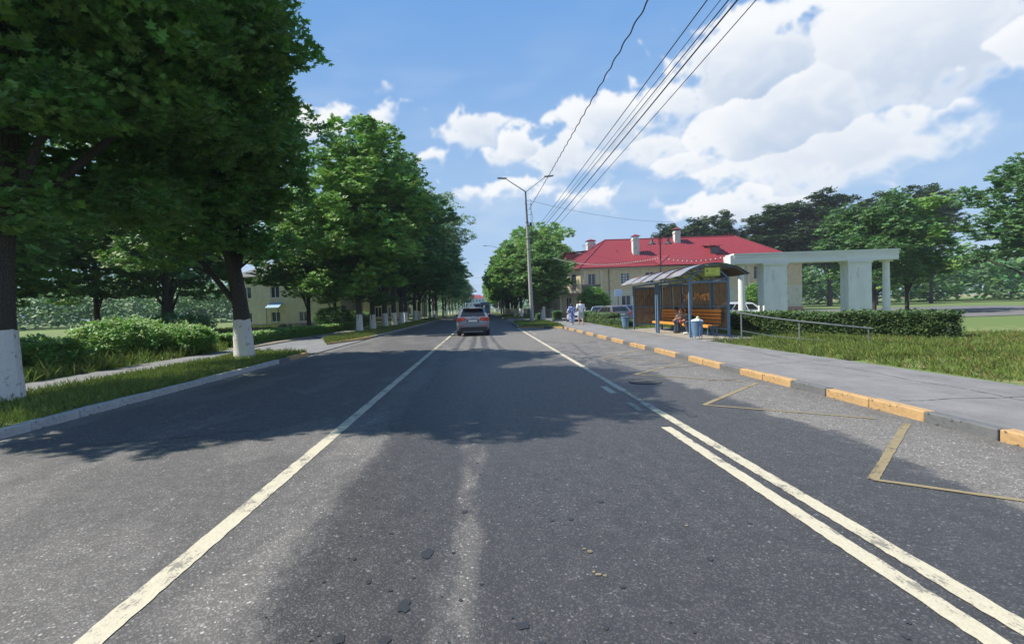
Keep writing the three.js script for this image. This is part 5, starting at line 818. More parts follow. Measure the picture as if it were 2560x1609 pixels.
function wheelInto(t, x, y, z, r, w) {
  const g = new THREE.Group(); g.name = 'wheel'; g.position.set(x, y, z); t.add(g); const s = Math.sign(x);
  mesh('tyre', new THREE.LatheGeometry([[r * 0.62, -w / 2], [r * 0.94, -w / 2], [r, -w * 0.36], [r, w * 0.36], [r * 0.94, w / 2], [r * 0.62, w / 2]].map((p) => new THREE.Vector2(...p)), 28).rotateZ(Math.PI / 2), mRubber, g);
  const sp = [new THREE.CylinderGeometry(r * 0.64, r * 0.64, w * 0.5, 24).rotateZ(Math.PI / 2)]; mesh('rim', sp, mTrimBlack, g);
  const spokes = []; for (let i = 0; i < 5; i++) spokes.push(bx(0.02, r * 0.6, r * 0.16, s * w * 0.30, r * 0.32, 0).rotateX(i * 1.2566)); spokes.push(new THREE.TorusGeometry(r * 0.6, r * 0.045, 6, 24).rotateY(Math.PI / 2).translate(s * w * 0.34, 0, 0)); mesh('spokes', spokes, mRim, g);
}
function car(t, q) { // q: L, W, H, belt, paint, rear/front glass stations
  const { L, W, H, belt, paint } = q, h = W / 2, zb = L / 2, sill = q.sill ?? 0.24, r = q.wheel ?? 0.33;
  const half = (w, y0, y1, tuck = 0.05) => [[0, y0], [w * 0.84, y0], [w * 0.95, y0 + 0.07], [w, y0 + (y1 - y0) * 0.42], [w * 0.995, y0 + (y1 - y0) * 0.62], [w - tuck * 0.6, y1 - 0.07], [w - tuck - 0.04, y1], [0, y1 + 0.015]];
  const hoodY = q.hood ?? belt - 0.06, tailY = q.tail ?? belt;
  mesh('body', loft([[zb, half(h * 0.86, sill + 0.17, tailY - 0.22)], [zb - 0.05, half(h * 0.95, sill + 0.08, tailY - 0.06)], [zb - 0.22, half(h, sill + 0.02, tailY)], [zb - 1.0, half(h, sill, belt)], [0, half(h, sill, belt - 0.02)], [q.zF0 - 0.05, half(h, sill, belt - 0.05)], [-zb + 0.75, half(h * 0.98, sill, hoodY - 0.03)], [-zb + 0.22, half(h * 0.93, sill, hoodY - 0.13)], [-zb + 0.04, half(h * 0.84, sill + 0.06, hoodY - 0.22)], [-zb, half(h * 0.76, sill + 0.12, hoodY - 0.30)]]), paint, t);
  // cabin: rear glass base, rear of the roof, front of the roof, windscreen base
  const wb = h - 0.075, wr = h * (q.roofW ?? 0.74), cab = (z, y, k) => { const w = mixf(wb, wr, k); return [[0, belt - 0.08], [wb, belt - 0.08], [wb, belt - 0.01], [mixf(wb, w, 0.97), mixf(belt, y, 0.93)], [w - 0.05, y - 0.012], [w * 0.55, y + 0.004], [0, y + 0.012]].map(([x, yy]) => [x, yy]); };
  const { zR0, zR1, zF1, zF0 } = q; const S = (z) => z < zF1 ? (z - zF0) / (zF1 - zF0) : z > zR1 ? (zR0 - z) / (zR0 - zR1) : 1; const roofY = (z) => { const u = (z - zF1) / (zR1 - zF1); return H - 0.03 - 0.05 * (2 * u - 0.9) ** 2; };
  const st = []; for (const z of [zR0, mixf(zR0, zR1, 0.5), zR1, mixf(zR1, zF1, 0.33), mixf(zR1, zF1, 0.7), zF1, mixf(zF1, zF0, 0.5), zF0]) { const k = clamp(S(z)); st.push([z, cab(z, mixf(belt + 0.01, roofY(clamp(z, Math.min(zF1, zR1), Math.max(zF1, zR1))), k), k)]); }
  mesh('cabin', loft(st, 0.5), paint, t);
  const off = 0.012; // window panes stand just proud of the cabin skin
  const yR = roofY(zR1), yF = roofY(zF1), glass = q.glass || mGlassDark;
  const lerpP = (a, b, k) => a.clone().lerp(b, k);
  const quadIn = (a, b, c, d, m, n) => quadGeo(lerpP(a, d, m[0]).lerp(lerpP(b, c, m[0]), n[0]), lerpP(a, d, m[0]).lerp(lerpP(b, c, m[0]), n[1]), lerpP(a, d, m[1]).lerp(lerpP(b, c, m[1]), n[1]), lerpP(a, d, m[1]).lerp(lerpP(b, c, m[1]), n[0]));
  const nz = V(0, zR0 - zR1, yR - belt).normalize().multiplyScalar(off + 0.004), nf = V(0, zF1 - zF0, -(yF - belt)).normalize().multiplyScalar(off + 0.004);
  const RA = V(-wb, belt, zR0).add(nz), RB = V(wb, belt, zR0).add(nz), RC = V(wr - 0.03, yR, zR1).add(nz), RD = V(-wr + 0.03, yR, zR1).add(nz);
  mesh('rear_window', quadIn(RA, RB, RC, RD, [q.rwLow ?? 0.1, 0.86], [0.08, 0.92]), glass, t);
  const FA = V(wb, belt, zF0).add(nf), FB = V(-wb, belt, zF0).add(nf), FC = V(-wr + 0.03, yF, zF1).add(nf), FD = V(wr - 0.03, yF, zF1).add(nf);
  mesh('windscreen', quadIn(FA, FB, FC, FD, [0.08, 0.92], [0.06, 0.94]), glass, t);
  for (const s of [-1, 1]) {
    const e = V(s * off * 1.6, 0.004, 0), a = V(s * wb, belt + 0.02, mixf(zR0, zR1, 0.35)).add(e), b = V(s * wb, belt + 0.02, mixf(zF0, zF1, 0.25)).add(e), c = V(s * (wr + 0.005), yF - 0.06, zF1 + 0.05).add(e), d = V(s * (wr + 0.005), yR - 0.06, zR1 - 0.02).add(e);
    const cuts = q.cuts ?? [[0.03, 0.26], [0.30, 0.62], [0.66, 0.95]];
    for (const [u, v] of cuts) mesh('side_window', s > 0 ? quadIn(a, b, c, d, [0.06, 0.94], [u, v]) : quadIn(b, a, d, c, [0.06, 0.94], [1 - v, 1 - u]), glass, t);
    wheelInto(t, s * (h - 0.115), r, zb - (q.rearOver ?? 0.85), r, 0.23); wheelInto(t, s * (h - 0.115), r, -zb + 0.85, r, 0.23);
    const mir = new THREE.Group(); mir.name = 'mirror'; t.add(mir); mesh('mirror_shell', rb(0.2, 0.15, 0.12, 0.04, s * (h + 0.07), belt + 0.08, zF0 + 0.30), q.mirror || paint, mir); mesh('mirror_glass', bx(0.16, 0.11, 0.004, s * (h + 0.07), belt + 0.08, zF0 + 0.364), mGlassDark, mir);
    mesh('headlight', rb(0.34, 0.15, 0.16, 0.05, s * (h * 0.66), hoodY - 0.20, -zb + 0.10), mHead, t);
    for (const z of [zb - (q.rearOver ?? 0.85), -zb + 0.85]) mesh('wheel_arch', new THREE.TorusGeometry(r + 0.05, 0.035, 6, 20, Math.PI).rotateY(Math.PI / 2).translate(s * (h - 0.02), r, z), q.arch || mTrimBlack, t);
    mesh('door_handle', rb(0.02, 0.03, 0.18, 0.008, s * (h - 0.012), belt - 0.12, 0.55), paint, t);
  }
  mesh('number_plate', rb(0.52, 0.112, 0.012, 0.004, 0, q.plateY ?? 0.78, zb + 0.008), mPlate, t); mesh('number_plate', rb(0.52, 0.112, 0.012, 0.004, 0, 0.42, -zb - 0.006), mPlate, t);
  mesh('grille', rb(0.7, 0.18, 0.05, 0.02, 0, hoodY - 0.28, -zb + 0.0), mTrimBlack, t);
  mesh('underbody', bx(W * 0.78, 0.2, L * 0.86, 0, sill + 0.0, 0), mTrimBlack, t);
  return t;
}
{ // the SUV ahead in the lane
  const t = thing('suv', 'silver grey SUV with dark rear window driving ahead in the lane', 'car', [-0.68, 0, 31.9], 0.008), paint = mPaint([0.20, 0.215, 0.245], 0.5);
  car(t, { L: 4.9, W: 1.9, H: 1.67, belt: 1.08, tail: 1.10, hood: 1.0, paint, zR0: 2.32, zR1: 1.72, zF1: -0.35, zF0: -1.15, roofW: 0.72, wheel: 0.375, sill: 0.3, rearOver: 0.95, plateY: 0.875, rwLow: 0.06 });
  for (const s of [-1, 1]) {
    const l = new THREE.Group(); l.name = 'tail_light'; t.add(l);
    const sh = new THREE.Shape([[0.40, 0.92], [0.52, 0.86], [0.90, 0.84], [0.925, 1.0], [0.88, 1.05], [0.5, 1.06], [0.42, 1.02]].map(([x, y]) => new THREE.Vector2(s * x, y)));
    mesh('lens', new THREE.ExtrudeGeometry(sh, { depth: 0.10, bevelEnabled: true, bevelSize: 0.01, bevelThickness: 0.02, bevelSegments: 2 }).translate(0, 0, 2.33), mTail, l); mesh('lens_inner', rb(0.16, 0.06, 0.02, 0.008, s * 0.56, 0.95, 2.465), MP([0.62, 0.10, 0.09], 0.2), l);
    mesh('reflector', rb(0.42, 0.035, 0.02, 0.008, s * 0.66, 0.60, 2.452), mTail, t);
    mesh('exhaust', cyl(0.05, 0.05, 0.12, 0, 0, 0, 14).rotateX(Math.PI / 2).translate(s * 0.55, 0.33, 2.34), mSteel, t);
    mesh('roof_rail', [limb([V(s * 0.68, 1.6, 1.7), V(s * 0.68, 1.70, 1.4), V(s * 0.68, 1.71, 0.2), V(s * 0.68, 1.63, -0.5)], [0.02, 0.022, 0.022, 0.018], 7)], mSteel, t);
  }
  mesh('bumper', [rb(1.80, 0.20, 0.2, 0.06, 0, 0.62, 2.36), rb(1.74, 0.06, 0.16, 0.02, 0, 0.735, 2.39)], paint, t); mesh('bumper_skirt', rb(1.66, 0.26, 0.2, 0.05, 0, 0.40, 2.385), mTrimBlack, t); mesh('skid_plate', rb(1.15, 0.04, 0.1, 0.015, 0, 0.262, 2.45), mSteel, t);
  mesh('plate_recess', rb(0.72, 0.17, 0.012, 0.01, 0, 0.875, 2.446), M([0.10, 0.10, 0.11], 0.5), t); mesh('chrome_strip', rb(0.66, 0.028, 0.02, 0.008, 0, 0.978, 2.452), mSteel, t);
  mesh('badge', [[-0.09, 0], [-0.03, 0], [0.03, 0], [0.09, 0]].map(([x]) => new THREE.TorusGeometry(0.04, 0.007, 6, 20).translate(x, 1.03, 2.452)), mSteel, t);
  mesh('spoiler', rb(1.22, 0.05, 0.28, 0.02, 0, 1.60, 1.86), paint, t); mesh('brake_light', rb(0.4, 0.022, 0.02, 0.006, 0, 1.575, 1.995), mTail, t);
  mesh('wiper', [rod(V(0, 1.14, 2.36), V(0.42, 1.24, 2.26), 0.012, 0.008, 5)], mBlack, t);
  signPlate((g, w, h) => { g.fillStyle = '#e9e9e6'; g.fillRect(0, 0, w, h); g.strokeStyle = '#222'; g.lineWidth = 3; g.strokeRect(2, 2, w - 4, h - 4); g.fillStyle = '#333'; g.fillRect(0, 0, 0, 0); }, 0.5, 0.105, 'plate_face', t, 0, 0.875, 2.466);
}
{ // blue van further ahead
  const t = thing('blue_van', 'tall bright blue delivery van further along the lane', 'van', [0.15, 0, 100.6]), b = mPaint([0.045, 0.26, 0.66], 0.0);
  mesh('body', loft([[2.7, [[0, 0.45], [0.88, 0.45], [0.95, 0.9], [0.95, 1.5], [0.86, 2.45], [0.7, 2.62], [0, 2.66]]], [2.62, [[0, 0.38], [0.92, 0.38], [1.0, 0.9], [1.0, 1.5], [0.91, 2.52], [0.75, 2.7], [0, 2.74]]], [-1.2, [[0, 0.38], [0.92, 0.38], [1.0, 0.9], [1.0, 1.5], [0.9, 2.5], [0.75, 2.66], [0, 2.7]]], [-1.9, [[0, 0.38], [0.92, 0.38], [1.0, 0.9], [0.99, 1.3], [0.85, 1.95], [0.7, 2.1], [0, 2.15]]], [-2.3, [[0, 0.38], [0.92, 0.38], [0.98, 0.8], [0.95, 1.15], [0.9, 1.25], [0.8, 1.32], [0, 1.36]]], [-2.75, [[0, 0.45], [0.8, 0.45], [0.85, 0.7], [0.83, 0.9], [0.8, 1.0], [0.7, 1.05], [0, 1.08]]]], 0.7), b, t);
  for (const s of [-1, 1]) { wheelInto(t, s * 0.88, 0.35, 1.7, 0.35, 0.22); wheelInto(t, s * 0.88, 0.35, -1.75, 0.35, 0.22); mesh('tail_light', rb(0.13, 0.5, 0.05, 0.02, s * 0.88, 1.15, 2.69), mTail, t); mesh('rear_window', quadGeo(V(s * 0.06, 1.62, 2.71), V(s * 0.74, 1.62, 2.71), V(s * 0.7, 2.3, 2.71), V(s * 0.06, 2.3, 2.71)), mGlassDark, t); mesh('mirror', rb(0.14, 0.32, 0.12, 0.03, s * 1.12, 1.55, -1.7), mBlack, t); }
  mesh('door_seam', bx(0.015, 2.0, 0.01, 0, 1.5, 2.712), mBlack, t); mesh('bumper', rb(1.86, 0.22, 0.16, 0.04, 0, 0.5, 2.72), mTrimBlack, t); mesh('number_plate', rb(0.52, 0.112, 0.012, 0.004, 0, 0.75, 2.72), mPlate, t);
  mesh('light_band', rb(1.2, 0.06, 0.03, 0.01, 0, 2.55, 2.68), M([0.35, 0.5, 0.65], 0.4), t);
}
{ // far vehicles
  const t = thing('far_truck', 'dark blue box truck far ahead beyond the van', 'truck', [-1.6, 0, 152]); mesh('cargo_box', rb(2.2, 2.2, 4.2, 0.05, 0, 1.8, 0), M([0.05, 0.09, 0.18], 0.6), t); mesh('chassis', bx(1.9, 0.4, 5.6, 0, 0.55, -0.6), mBlack, t); mesh('cab', rb(2.0, 1.6, 1.4, 0.15, 0, 1.4, -2.9), M([0.05, 0.09, 0.18], 0.5), t); for (const s of [-1, 1]) for (const z of [1.2, -2.6]) wheelInto(t, s * 0.9, 0.42, z, 0.42, 0.25);
}
const CARS = [
  ['parked_hatchback', 'grey hatchback parked tail on behind the clipped hedge', [10.05, 0.01, 40.6], 0.12, { L: 4.1, W: 1.74, H: 1.5, belt: 0.95, hood: 0.92, paint: mPaint([0.16, 0.165, 0.18]), zR0: 1.98, zR1: 1.45, zF1: -0.35, zF0: -1.2, tailLow: 1 }],
  ['parked_estate', 'silver grey estate car parked facing the road in front of the round bush', [10.65, 0.01, 47.6], Math.PI - 0.25, { L: 4.6, W: 1.74, H: 1.46, belt: 0.92, hood: 0.9, paint: mPaint([0.34, 0.36, 0.38]), zR0: 2.2, zR1: 1.7, zF1: -0.3, zF0: -1.1 }],
  ['parked_sedan', 'pale silver sedan parked behind the walking couple', [8.75, 0.01, 47.6], Math.PI - 0.35, { L: 4.3, W: 1.68, H: 1.4, belt: 0.88, hood: 0.88, tail: 0.92, paint: mPaint([0.50, 0.54, 0.55]), zR0: 1.55, zR1: 0.95, zF1: -0.35, zF0: -1.1 }],
  ['parked_blue_car', 'dark blue car parked beside the grey hatchback, mostly hidden by the shelter', [12.9, 0.01, 46.6], 0.1, { L: 4.2, W: 1.74, H: 1.5, belt: 0.95, hood: 0.9, paint: mPaint([0.03, 0.08, 0.2]), zR0: 1.98, zR1: 1.4, zF1: -0.35, zF0: -1.2 }],
  ['parked_white_hatchback', 'white hatchback parked between the white column and pier of the portico', [15.95, 0.01, 33.8], 1.45, { L: 4.1, W: 1.74, H: 1.48, belt: 0.92, hood: 0.9, paint: mPaint([0.72, 0.73, 0.74], 0.05), zR0: 1.95, zR1: 1.35, zF1: -0.35, zF0: -1.2 }],
  ['parked_dark_car', 'dark car parked behind the white hatchback, past the white column', [18.6, 0.01, 39.8], 1.3, { L: 4.3, W: 1.74, H: 1.46, belt: 0.92, hood: 0.9, paint: mPaint([0.03, 0.04, 0.06]), zR0: 1.9, zR1: 1.3, zF1: -0.35, zF0: -1.2 }],
  ['kerbside_car', 'white car parked far along the kerb under the street trees', [-6.0, 0, 140], 3.1, { L: 4.3, W: 1.74, H: 1.46, belt: 0.92, hood: 0.9, paint: mPaint([0.7, 0.71, 0.72], 0.05), zR0: 1.9, zR1: 1.3, zF1: -0.35, zF0: -1.2 }],
  ['oncoming_car', 'pale car coming towards us far down the road', [-4.0, 0, 185], Math.PI, { L: 4.3, W: 1.74, H: 1.46, belt: 0.92, hood: 0.9, paint: mPaint([0.4, 0.45, 0.5], 0.2), zR0: 1.9, zR1: 1.3, zF1: -0.35, zF0: -1.2 }],
];
for (const [n, l, p, ry, q] of CARS) { const t = car(thing(n, l, 'car', p, ry, n.startsWith('parked') ? 'cars on the parking area' : undefined), q); for (const s of [-1, 1]) mesh('tail_light', rb(0.22, 0.34, 0.10, 0.04, s * (q.W / 2 - 0.2), q.belt - 0.12, q.L / 2 - 0.045), mTail, t); }

// ------------------------------------------------------------------ people
// A body field: tapered capsules joined smoothly, meshed by marching cubes.
function fieldMesh(bones, lo, hi, res, k = 0.03, cut) {
  const c = lo.clone().add(hi).multiplyScalar(0.5), R = Math.max(hi.x - lo.x, hi.y - lo.y, hi.z - lo.z) / 2 * 1.06, mc = new MarchingCubes(res, mBlack, false, false, 120000), hs = res / 2; mc.isolation = 0;
  const p = V(0, 0, 0);
  const pre = bones.map(([a, b, ra, rb_, sx = 1, sz = 1]) => ({ a, d: b.clone().sub(a), l: Math.max(1e-9, b.distanceToSquared(a)), ra, rb: rb_, sx, sz }));
  for (let z = 0; z < res; z++) for (let y = 0; y < res; y++) for (let x = 0; x < res; x++) {
    p.set(c.x + (x - hs) / hs * R, c.y + (y - hs) / hs * R, c.z + (z - hs) / hs * R); let s = 1e9;
    for (const b of pre) { const px = p.x - b.a.x, py = p.y - b.a.y, pz = p.z - b.a.z, h = clamp((px * b.d.x + py * b.d.y + pz * b.d.z) / b.l), qx = (px - b.d.x * h) / b.sx, qy = py - b.d.y * h, qz = (pz - b.d.z * h) / b.sz, d = Math.sqrt(qx * qx + qy * qy + qz * qz) - mixf(b.ra, b.rb, h); const e = Math.max(k - Math.abs(s - d), 0) / k; s = Math.min(s, d) - e * e * k * 0.25; }
    if (cut) s = Math.max(s, cut(p)); mc.field[x + y * res + z * res * res] = -s;
  }
  mc.update(); const g = new THREE.BufferGeometry(), arr = mc.positionArray.slice(0, mc.count * 3); for (let i = 0; i < arr.length; i += 3) { arr[i] = arr[i] * R + c.x; arr[i + 1] = arr[i + 1] * R + c.y; arr[i + 2] = arr[i + 2] * R + c.z; }
  g.setAttribute('position', new THREE.BufferAttribute(new Float32Array(arr), 3)); const w = mergeVertices(g, 1e-4); w.computeVertexNormals(); const out = w.toNonIndexed(); out.setAttribute('uv', new THREE.BufferAttribute(new Float32Array(out.attributes.position.count * 2), 2)); return out;
}
function hand(at, dir, palmN, side, curl = 0.5) { // palm, four fingers and a thumb as one small field
  const d = dir.clone().normalize(), n = palmN.clone().addScaledVector(d, -palmN.dot(d)).normalize(), s = d.clone().cross(n).multiplyScalar(side), b = [], pt = (u, v, w) => at.clone().addScaledVector(d, u).addScaledVector(s, v).addScaledVector(n, w);
  b.push([pt(0, 0, 0), pt(0.035, 0, 0), 0.026, 0.02]); for (const v of [-0.027, -0.009, 0.009, 0.027]) b.push([pt(0.03, v * 0.8, 0), pt(0.085, v, 0), 0.016, 0.013]);
  [[-0.028, 0.065], [-0.0095, 0.075], [0.009, 0.080], [0.028, 0.070]].forEach(([v, l]) => { const p0 = pt(0.088, v, 0), p1 = pt(0.088 + l * 0.45, v * 1.04, l * 0.2 * curl), p2 = pt(0.088 + l * (0.75 - 0.25 * curl), v * 1.05, l * 0.65 * curl); b.push([p0, p1, 0.0095, 0.0088], [p1, p2, 0.0088, 0.0075]); });
  b.push([pt(0.02, 0.028, 0.006), pt(0.055, 0.052, 0.018), 0.013, 0.0105], [pt(0.055, 0.052, 0.018), pt(0.085, 0.056, 0.03), 0.0105, 0.009]);
  const lo = at.clone(), hi = at.clone(); for (const [a, c] of b) { lo.min(a).min(c); hi.max(a).max(c); } lo.addScalar(-0.03); hi.addScalar(0.03); return fieldMesh(b, lo, hi, 44, 0.006);
}
function head(at, fwd, up, r = 0.105) { // skull, jaw, nose, ears, brow and lips; eyes come apart
  const f = fwd.clone().normalize(), u = up.clone().addScaledVector(f, -up.dot(f)).normalize(), s = f.clone().cross(u), pt = (a, b, c) => at.clone().addScaledVector(s, a).addScaledVector(u, b).addScaledVector(f, c);
  const b = [[pt(0, 0.03, -0.015), pt(0, 0.035, 0.02), 0.088, 0.082], [pt(0, -0.04, 0.03), pt(0, -0.085, 0.055), 0.062, 0.036], [pt(0, 0.0, 0.088), pt(0, -0.035, 0.112), 0.012, 0.016], [pt(-0.03, 0.022, 0.082), pt(0.03, 0.022, 0.082), 0.014, 0.014], [pt(-0.018, -0.062, 0.084), pt(0.018, -0.062, 0.084), 0.012, 0.012]];
  for (const k of [-1, 1]) b.push([pt(k * 0.083, 0.012, -0.005), pt(k * 0.085, -0.022, 0.003), 0.017, 0.012]);
  return { bones: b, pt, geo: fieldMesh(b, at.clone().addScalar(-0.15), at.clone().addScalar(0.15), 60, 0.02) };
}
const mSkin = M([0.42, 0.24, 0.165], 0.6), mSkinTan = M([0.30, 0.155, 0.10], 0.6), mEye = M([0.03, 0.02, 0.018], 0.2);
const box3 = (bones, m = 0.18) => { const lo = V(9, 9, 9), hi = V(-9, -9, -9); for (const [a, b] of bones) { lo.min(a).min(b); hi.max(a).max(b); } return [lo.addScalar(-m), hi.addScalar(m)]; };
function faceBits(t, h, hairM, hairCut, extra) {
  const ey = [-1, 1].map((k) => new THREE.SphereGeometry(0.011, 8, 6).translate(...h.pt(k * 0.032, 0.002, 0.082).toArray())); mesh('eye', ey[0], mEye, t); mesh('eye', ey[1], mEye, t);
  const hb = [[h.pt(0, 0.045, -0.025), h.pt(0, 0.05, 0.012), 0.094, 0.086], [h.pt(0, 0.0, -0.045), h.pt(0, -0.03, -0.05), 0.075, 0.055], ...(extra || [])], at = h.pt(0, 0, 0);
  mesh('hair', fieldMesh(hb, at.clone().addScalar(-0.2), at.clone().addScalar(0.2), 56, 0.02, hairCut ? (p) => hairCut(p, h) : undefined), hairM, t);
}
// walking away down the pavement: local -z is the way they go
{
  const t = thing('person', 'man in white T-shirt and pale shorts walking away along the pavement', 'person', [7.22, 0.12, 38.6], 0.05); const S = 1.05;
  const v = (x, y, z) => V(x * S, y * S, z * S), hipL = v(-0.095, 0.90, 0), hipR = v(0.095, 0.90, 0), kL = v(-0.11, 0.49, -0.10), kR = v(0.11, 0.49, 0.02), aL = v(-0.11, 0.09, -0.06), aR = v(0.11, 0.10, 0.20), shL = v(-0.20, 1.40, 0.01), shR = v(0.20, 1.40, 0.01), eL = v(-0.27, 1.13, 0.05), eR = v(0.265, 1.12, 0.02), wL = v(-0.24, 0.96, -0.14), wR = v(0.26, 0.98, -0.16);
  const legs = [[hipL, kL, 0.092, 0.06], [kL, aL, 0.062, 0.042], [hipR, kR, 0.092, 0.06], [kR, aR, 0.062, 0.042], [kL.clone().lerp(aL, 0.3).add(V(0, 0, 0.02)), kL.clone().lerp(aL, 0.5), 0.058, 0.045], [kR.clone().lerp(aR, 0.3).add(V(0, 0, 0.02)), kR.clone().lerp(aR, 0.5), 0.058, 0.045]], feet = [[aL.clone().add(V(0, -0.05, 0.03)), aL.clone().add(V(0, -0.062, -0.17)), 0.042, 0.03], [aR.clone().add(V(0, -0.04, 0.03)), aR.clone().add(V(0, -0.07, -0.16)), 0.042, 0.03]];
  const torso = [[v(0, 0.93, 0), v(0, 1.10, 0), 0.15, 0.145, 1.12, 0.85], [v(0, 1.10, 0), v(0, 1.34, 0), 0.15, 0.155, 1.2, 0.8], [shL, shR, 0.075, 0.075], [v(0, 1.38, 0), v(0, 1.50, 0), 0.065, 0.058]], arms = [[shL, eL, 0.062, 0.045], [eL, wL, 0.044, 0.03], [shR, eR, 0.062, 0.045], [eR, wR, 0.044, 0.03]];
  const all = [...legs, ...feet, ...torso, ...arms], h = head(v(0, 1.585, -0.015), V(0.1, 0, -1), V(0, 1, 0));
  mesh('body', [fieldMesh(all, ...box3(all), 108, 0.035), h.geo, hand(wL, V(0.15, -0.3, -1), V(0, -1, 0.2), 1), hand(wR, V(-0.2, -0.3, -1), V(0, -1, 0.2), -1)], mSkin, t);
  const fat = (l, d) => l.map(([a, b, r0, r1, sx, sz]) => [a, b, r0 + d, r1 + d, sx, sz]);
  const shirt = [...fat(torso.slice(0, 3), 0.016), [shL, shL.clone().lerp(eL, 0.62), 0.082, 0.078], [shR, shR.clone().lerp(eR, 0.62), 0.082, 0.078]]; mesh('t_shirt', fieldMesh(shirt, ...box3(shirt), 84, 0.035, (p) => Math.max(0.86 * S - p.y, p.y - 1.475 * S)), M([0.78, 0.79, 0.80], 0.9), t);
  const shorts = [[v(0, 0.95, 0), v(0, 0.88, 0), 0.155, 0.15, 1.12, 0.88], [hipL, kL, 0.115, 0.095], [hipR, kR, 0.115, 0.095]]; mesh('shorts', fieldMesh(shorts, ...box3(shorts), 70, 0.03, (p) => Math.max(0.47 * S - p.y, p.y - 0.93 * S)), M([0.47, 0.46, 0.47], 0.9), t);
  for (const a of [aL, aR]) { const b = [[a.clone().add(V(0, -0.045, 0.04)), a.clone().add(V(0, -0.06, -0.18)), 0.05, 0.04]]; mesh('shoe', fieldMesh(b, ...box3(b, 0.08), 36, 0.02), M([0.28, 0.22, 0.16], 0.8), t); }
  faceBits(t, h, M([0.16, 0.11, 0.08], 0.9), (p, hh) => { const q = p.clone().sub(hh.pt(0, 0, 0)); return -q.y + 0.0 + (-q.z) * 0.4; });
}
{
  const t = thing('person', 'woman in long blue and white patterned dress walking away with a white bag', 'person', [6.62, 0.12, 39.0], 0.08); const v = (x, y, z) => V(x * 0.985, y * 0.985, z * 0.985);
  const hipL = v(-0.09, 0.88, 0), hipR = v(0.09, 0.88, 0), kL = v(-0.09, 0.48, -0.02), kR = v(0.09, 0.48, -0.08), aL = v(-0.09, 0.09, 0.12), aR = v(0.09, 0.085, -0.05), shL = v(-0.17, 1.33, 0), shR = v(0.17, 1.33, 0), eL = v(-0.25, 1.06, 0.03), eR = v(0.27, 1.08, 0.02), wL = v(-0.27, 0.84, -0.02), wR = v(0.2, 1.02, -0.2);
  const all = [[hipL, kL, 0.095, 0.06], [kL, aL, 0.058, 0.036], [hipR, kR, 0.095, 0.06], [kR, aR, 0.058, 0.036], [v(0, 0.9, 0), v(0, 1.08, 0), 0.15, 0.125, 1.1, 0.85], [v(0, 1.08, 0), v(0, 1.28, 0), 0.125, 0.135, 1.15, 0.85], [shL, shR, 0.06, 0.06], [v(0, 1.32, 0), v(0, 1.44, 0), 0.052, 0.048], [shL, eL, 0.052, 0.04], [eL, wL, 0.038, 0.027], [shR, eR, 0.052, 0.04], [eR, wR, 0.038, 0.027], [aL.clone().add(V(0, -0.04, 0.02)), aL.clone().add(V(0, -0.065, -0.15)), 0.036, 0.026], [aR.clone().add(V(0, -0.045, 0.02)), aR.clone().add(V(0, -0.06, -0.15)), 0.036, 0.026]], h = head(v(0, 1.51, -0.015), V(-0.1, -0.05, -1), V(0, 1, 0));
  mesh('body', [fieldMesh(all, ...box3(all), 100, 0.035), h.geo, hand(wL, V(0, -1, -0.1), V(1, 0, 0), 1), hand(wR, V(-0.4, 0, -1), V(0, -1, 0), -1)], mSkin, t);
  const dress = [[v(0, 1.08, 0), v(0, 1.28, 0), 0.145, 0.152, 1.15, 0.9], [shL, shR, 0.078, 0.078], [v(0, 0.92, 0), v(0, 1.08, 0), 0.18, 0.148, 1.1, 0.9], [v(0, 0.92, 0), v(0, 0.3, 0.02), 0.185, 0.205, 1.05, 0.92], [shL, shL.clone().lerp(eL, 0.9), 0.085, 0.098], [shR, shR.clone().lerp(eR, 0.9), 0.085, 0.098]];
  const g = fieldMesh(dress, ...box3(dress, 0.26), 96, 0.04, (p) => Math.max(0.16 - p.y, p.y - 1.39)), cp = g.attributes.position, col = new Float32Array(cp.count * 3);
  for (let i = 0; i < cp.count; i++) { const n = fbm3(cp.getX(i) * 7, cp.getY(i) * 6, cp.getZ(i) * 7, 3), w = sm(0.02, 0.10, n), c = [mixf(0.045, 0.55, w), mixf(0.10, 0.60, w), mixf(0.36, 0.72, w)]; col.set(c, i * 3); } g.setAttribute('color', new THREE.BufferAttribute(col, 3)); mesh('dress', g, M(white, 0.85, { vertexColors: true }), t);
  for (const a of [aL, aR]) { const b = [[a.clone().add(V(0, -0.05, 0.03)), a.clone().add(V(0, -0.062, -0.155)), 0.04, 0.03]]; mesh('shoe', fieldMesh(b, ...box3(b, 0.07), 32, 0.02), M([0.6, 0.6, 0.6], 0.7), t); }
  faceBits(t, h, M([0.035, 0.02, 0.016], 0.75), (p, hh) => { const q = p.clone().sub(hh.pt(0, 0, 0)); return -q.y - 0.09 + (-q.z) * 0.75; }, [[h.pt(0, -0.02, -0.05), h.pt(0, -0.09, -0.055), 0.078, 0.06]]);
  const b = thing('handbag', 'small white bag hanging from the hand of the woman in blue', 'bag', [6.62 - 0.27, 0.12 + 0.46, 39.0]); const q = rb(0.06, 0.24, 0.2, 0.03, 0, 0.12, 0); mesh('pouch', q, M([0.7, 0.7, 0.68], 0.7), b); mesh('strap', new THREE.TorusGeometry(0.075, 0.008, 5, 16, Math.PI).rotateY(Math.PI / 2).translate(0, 0.235, 0), M([0.6, 0.6, 0.58], 0.7), b);
}
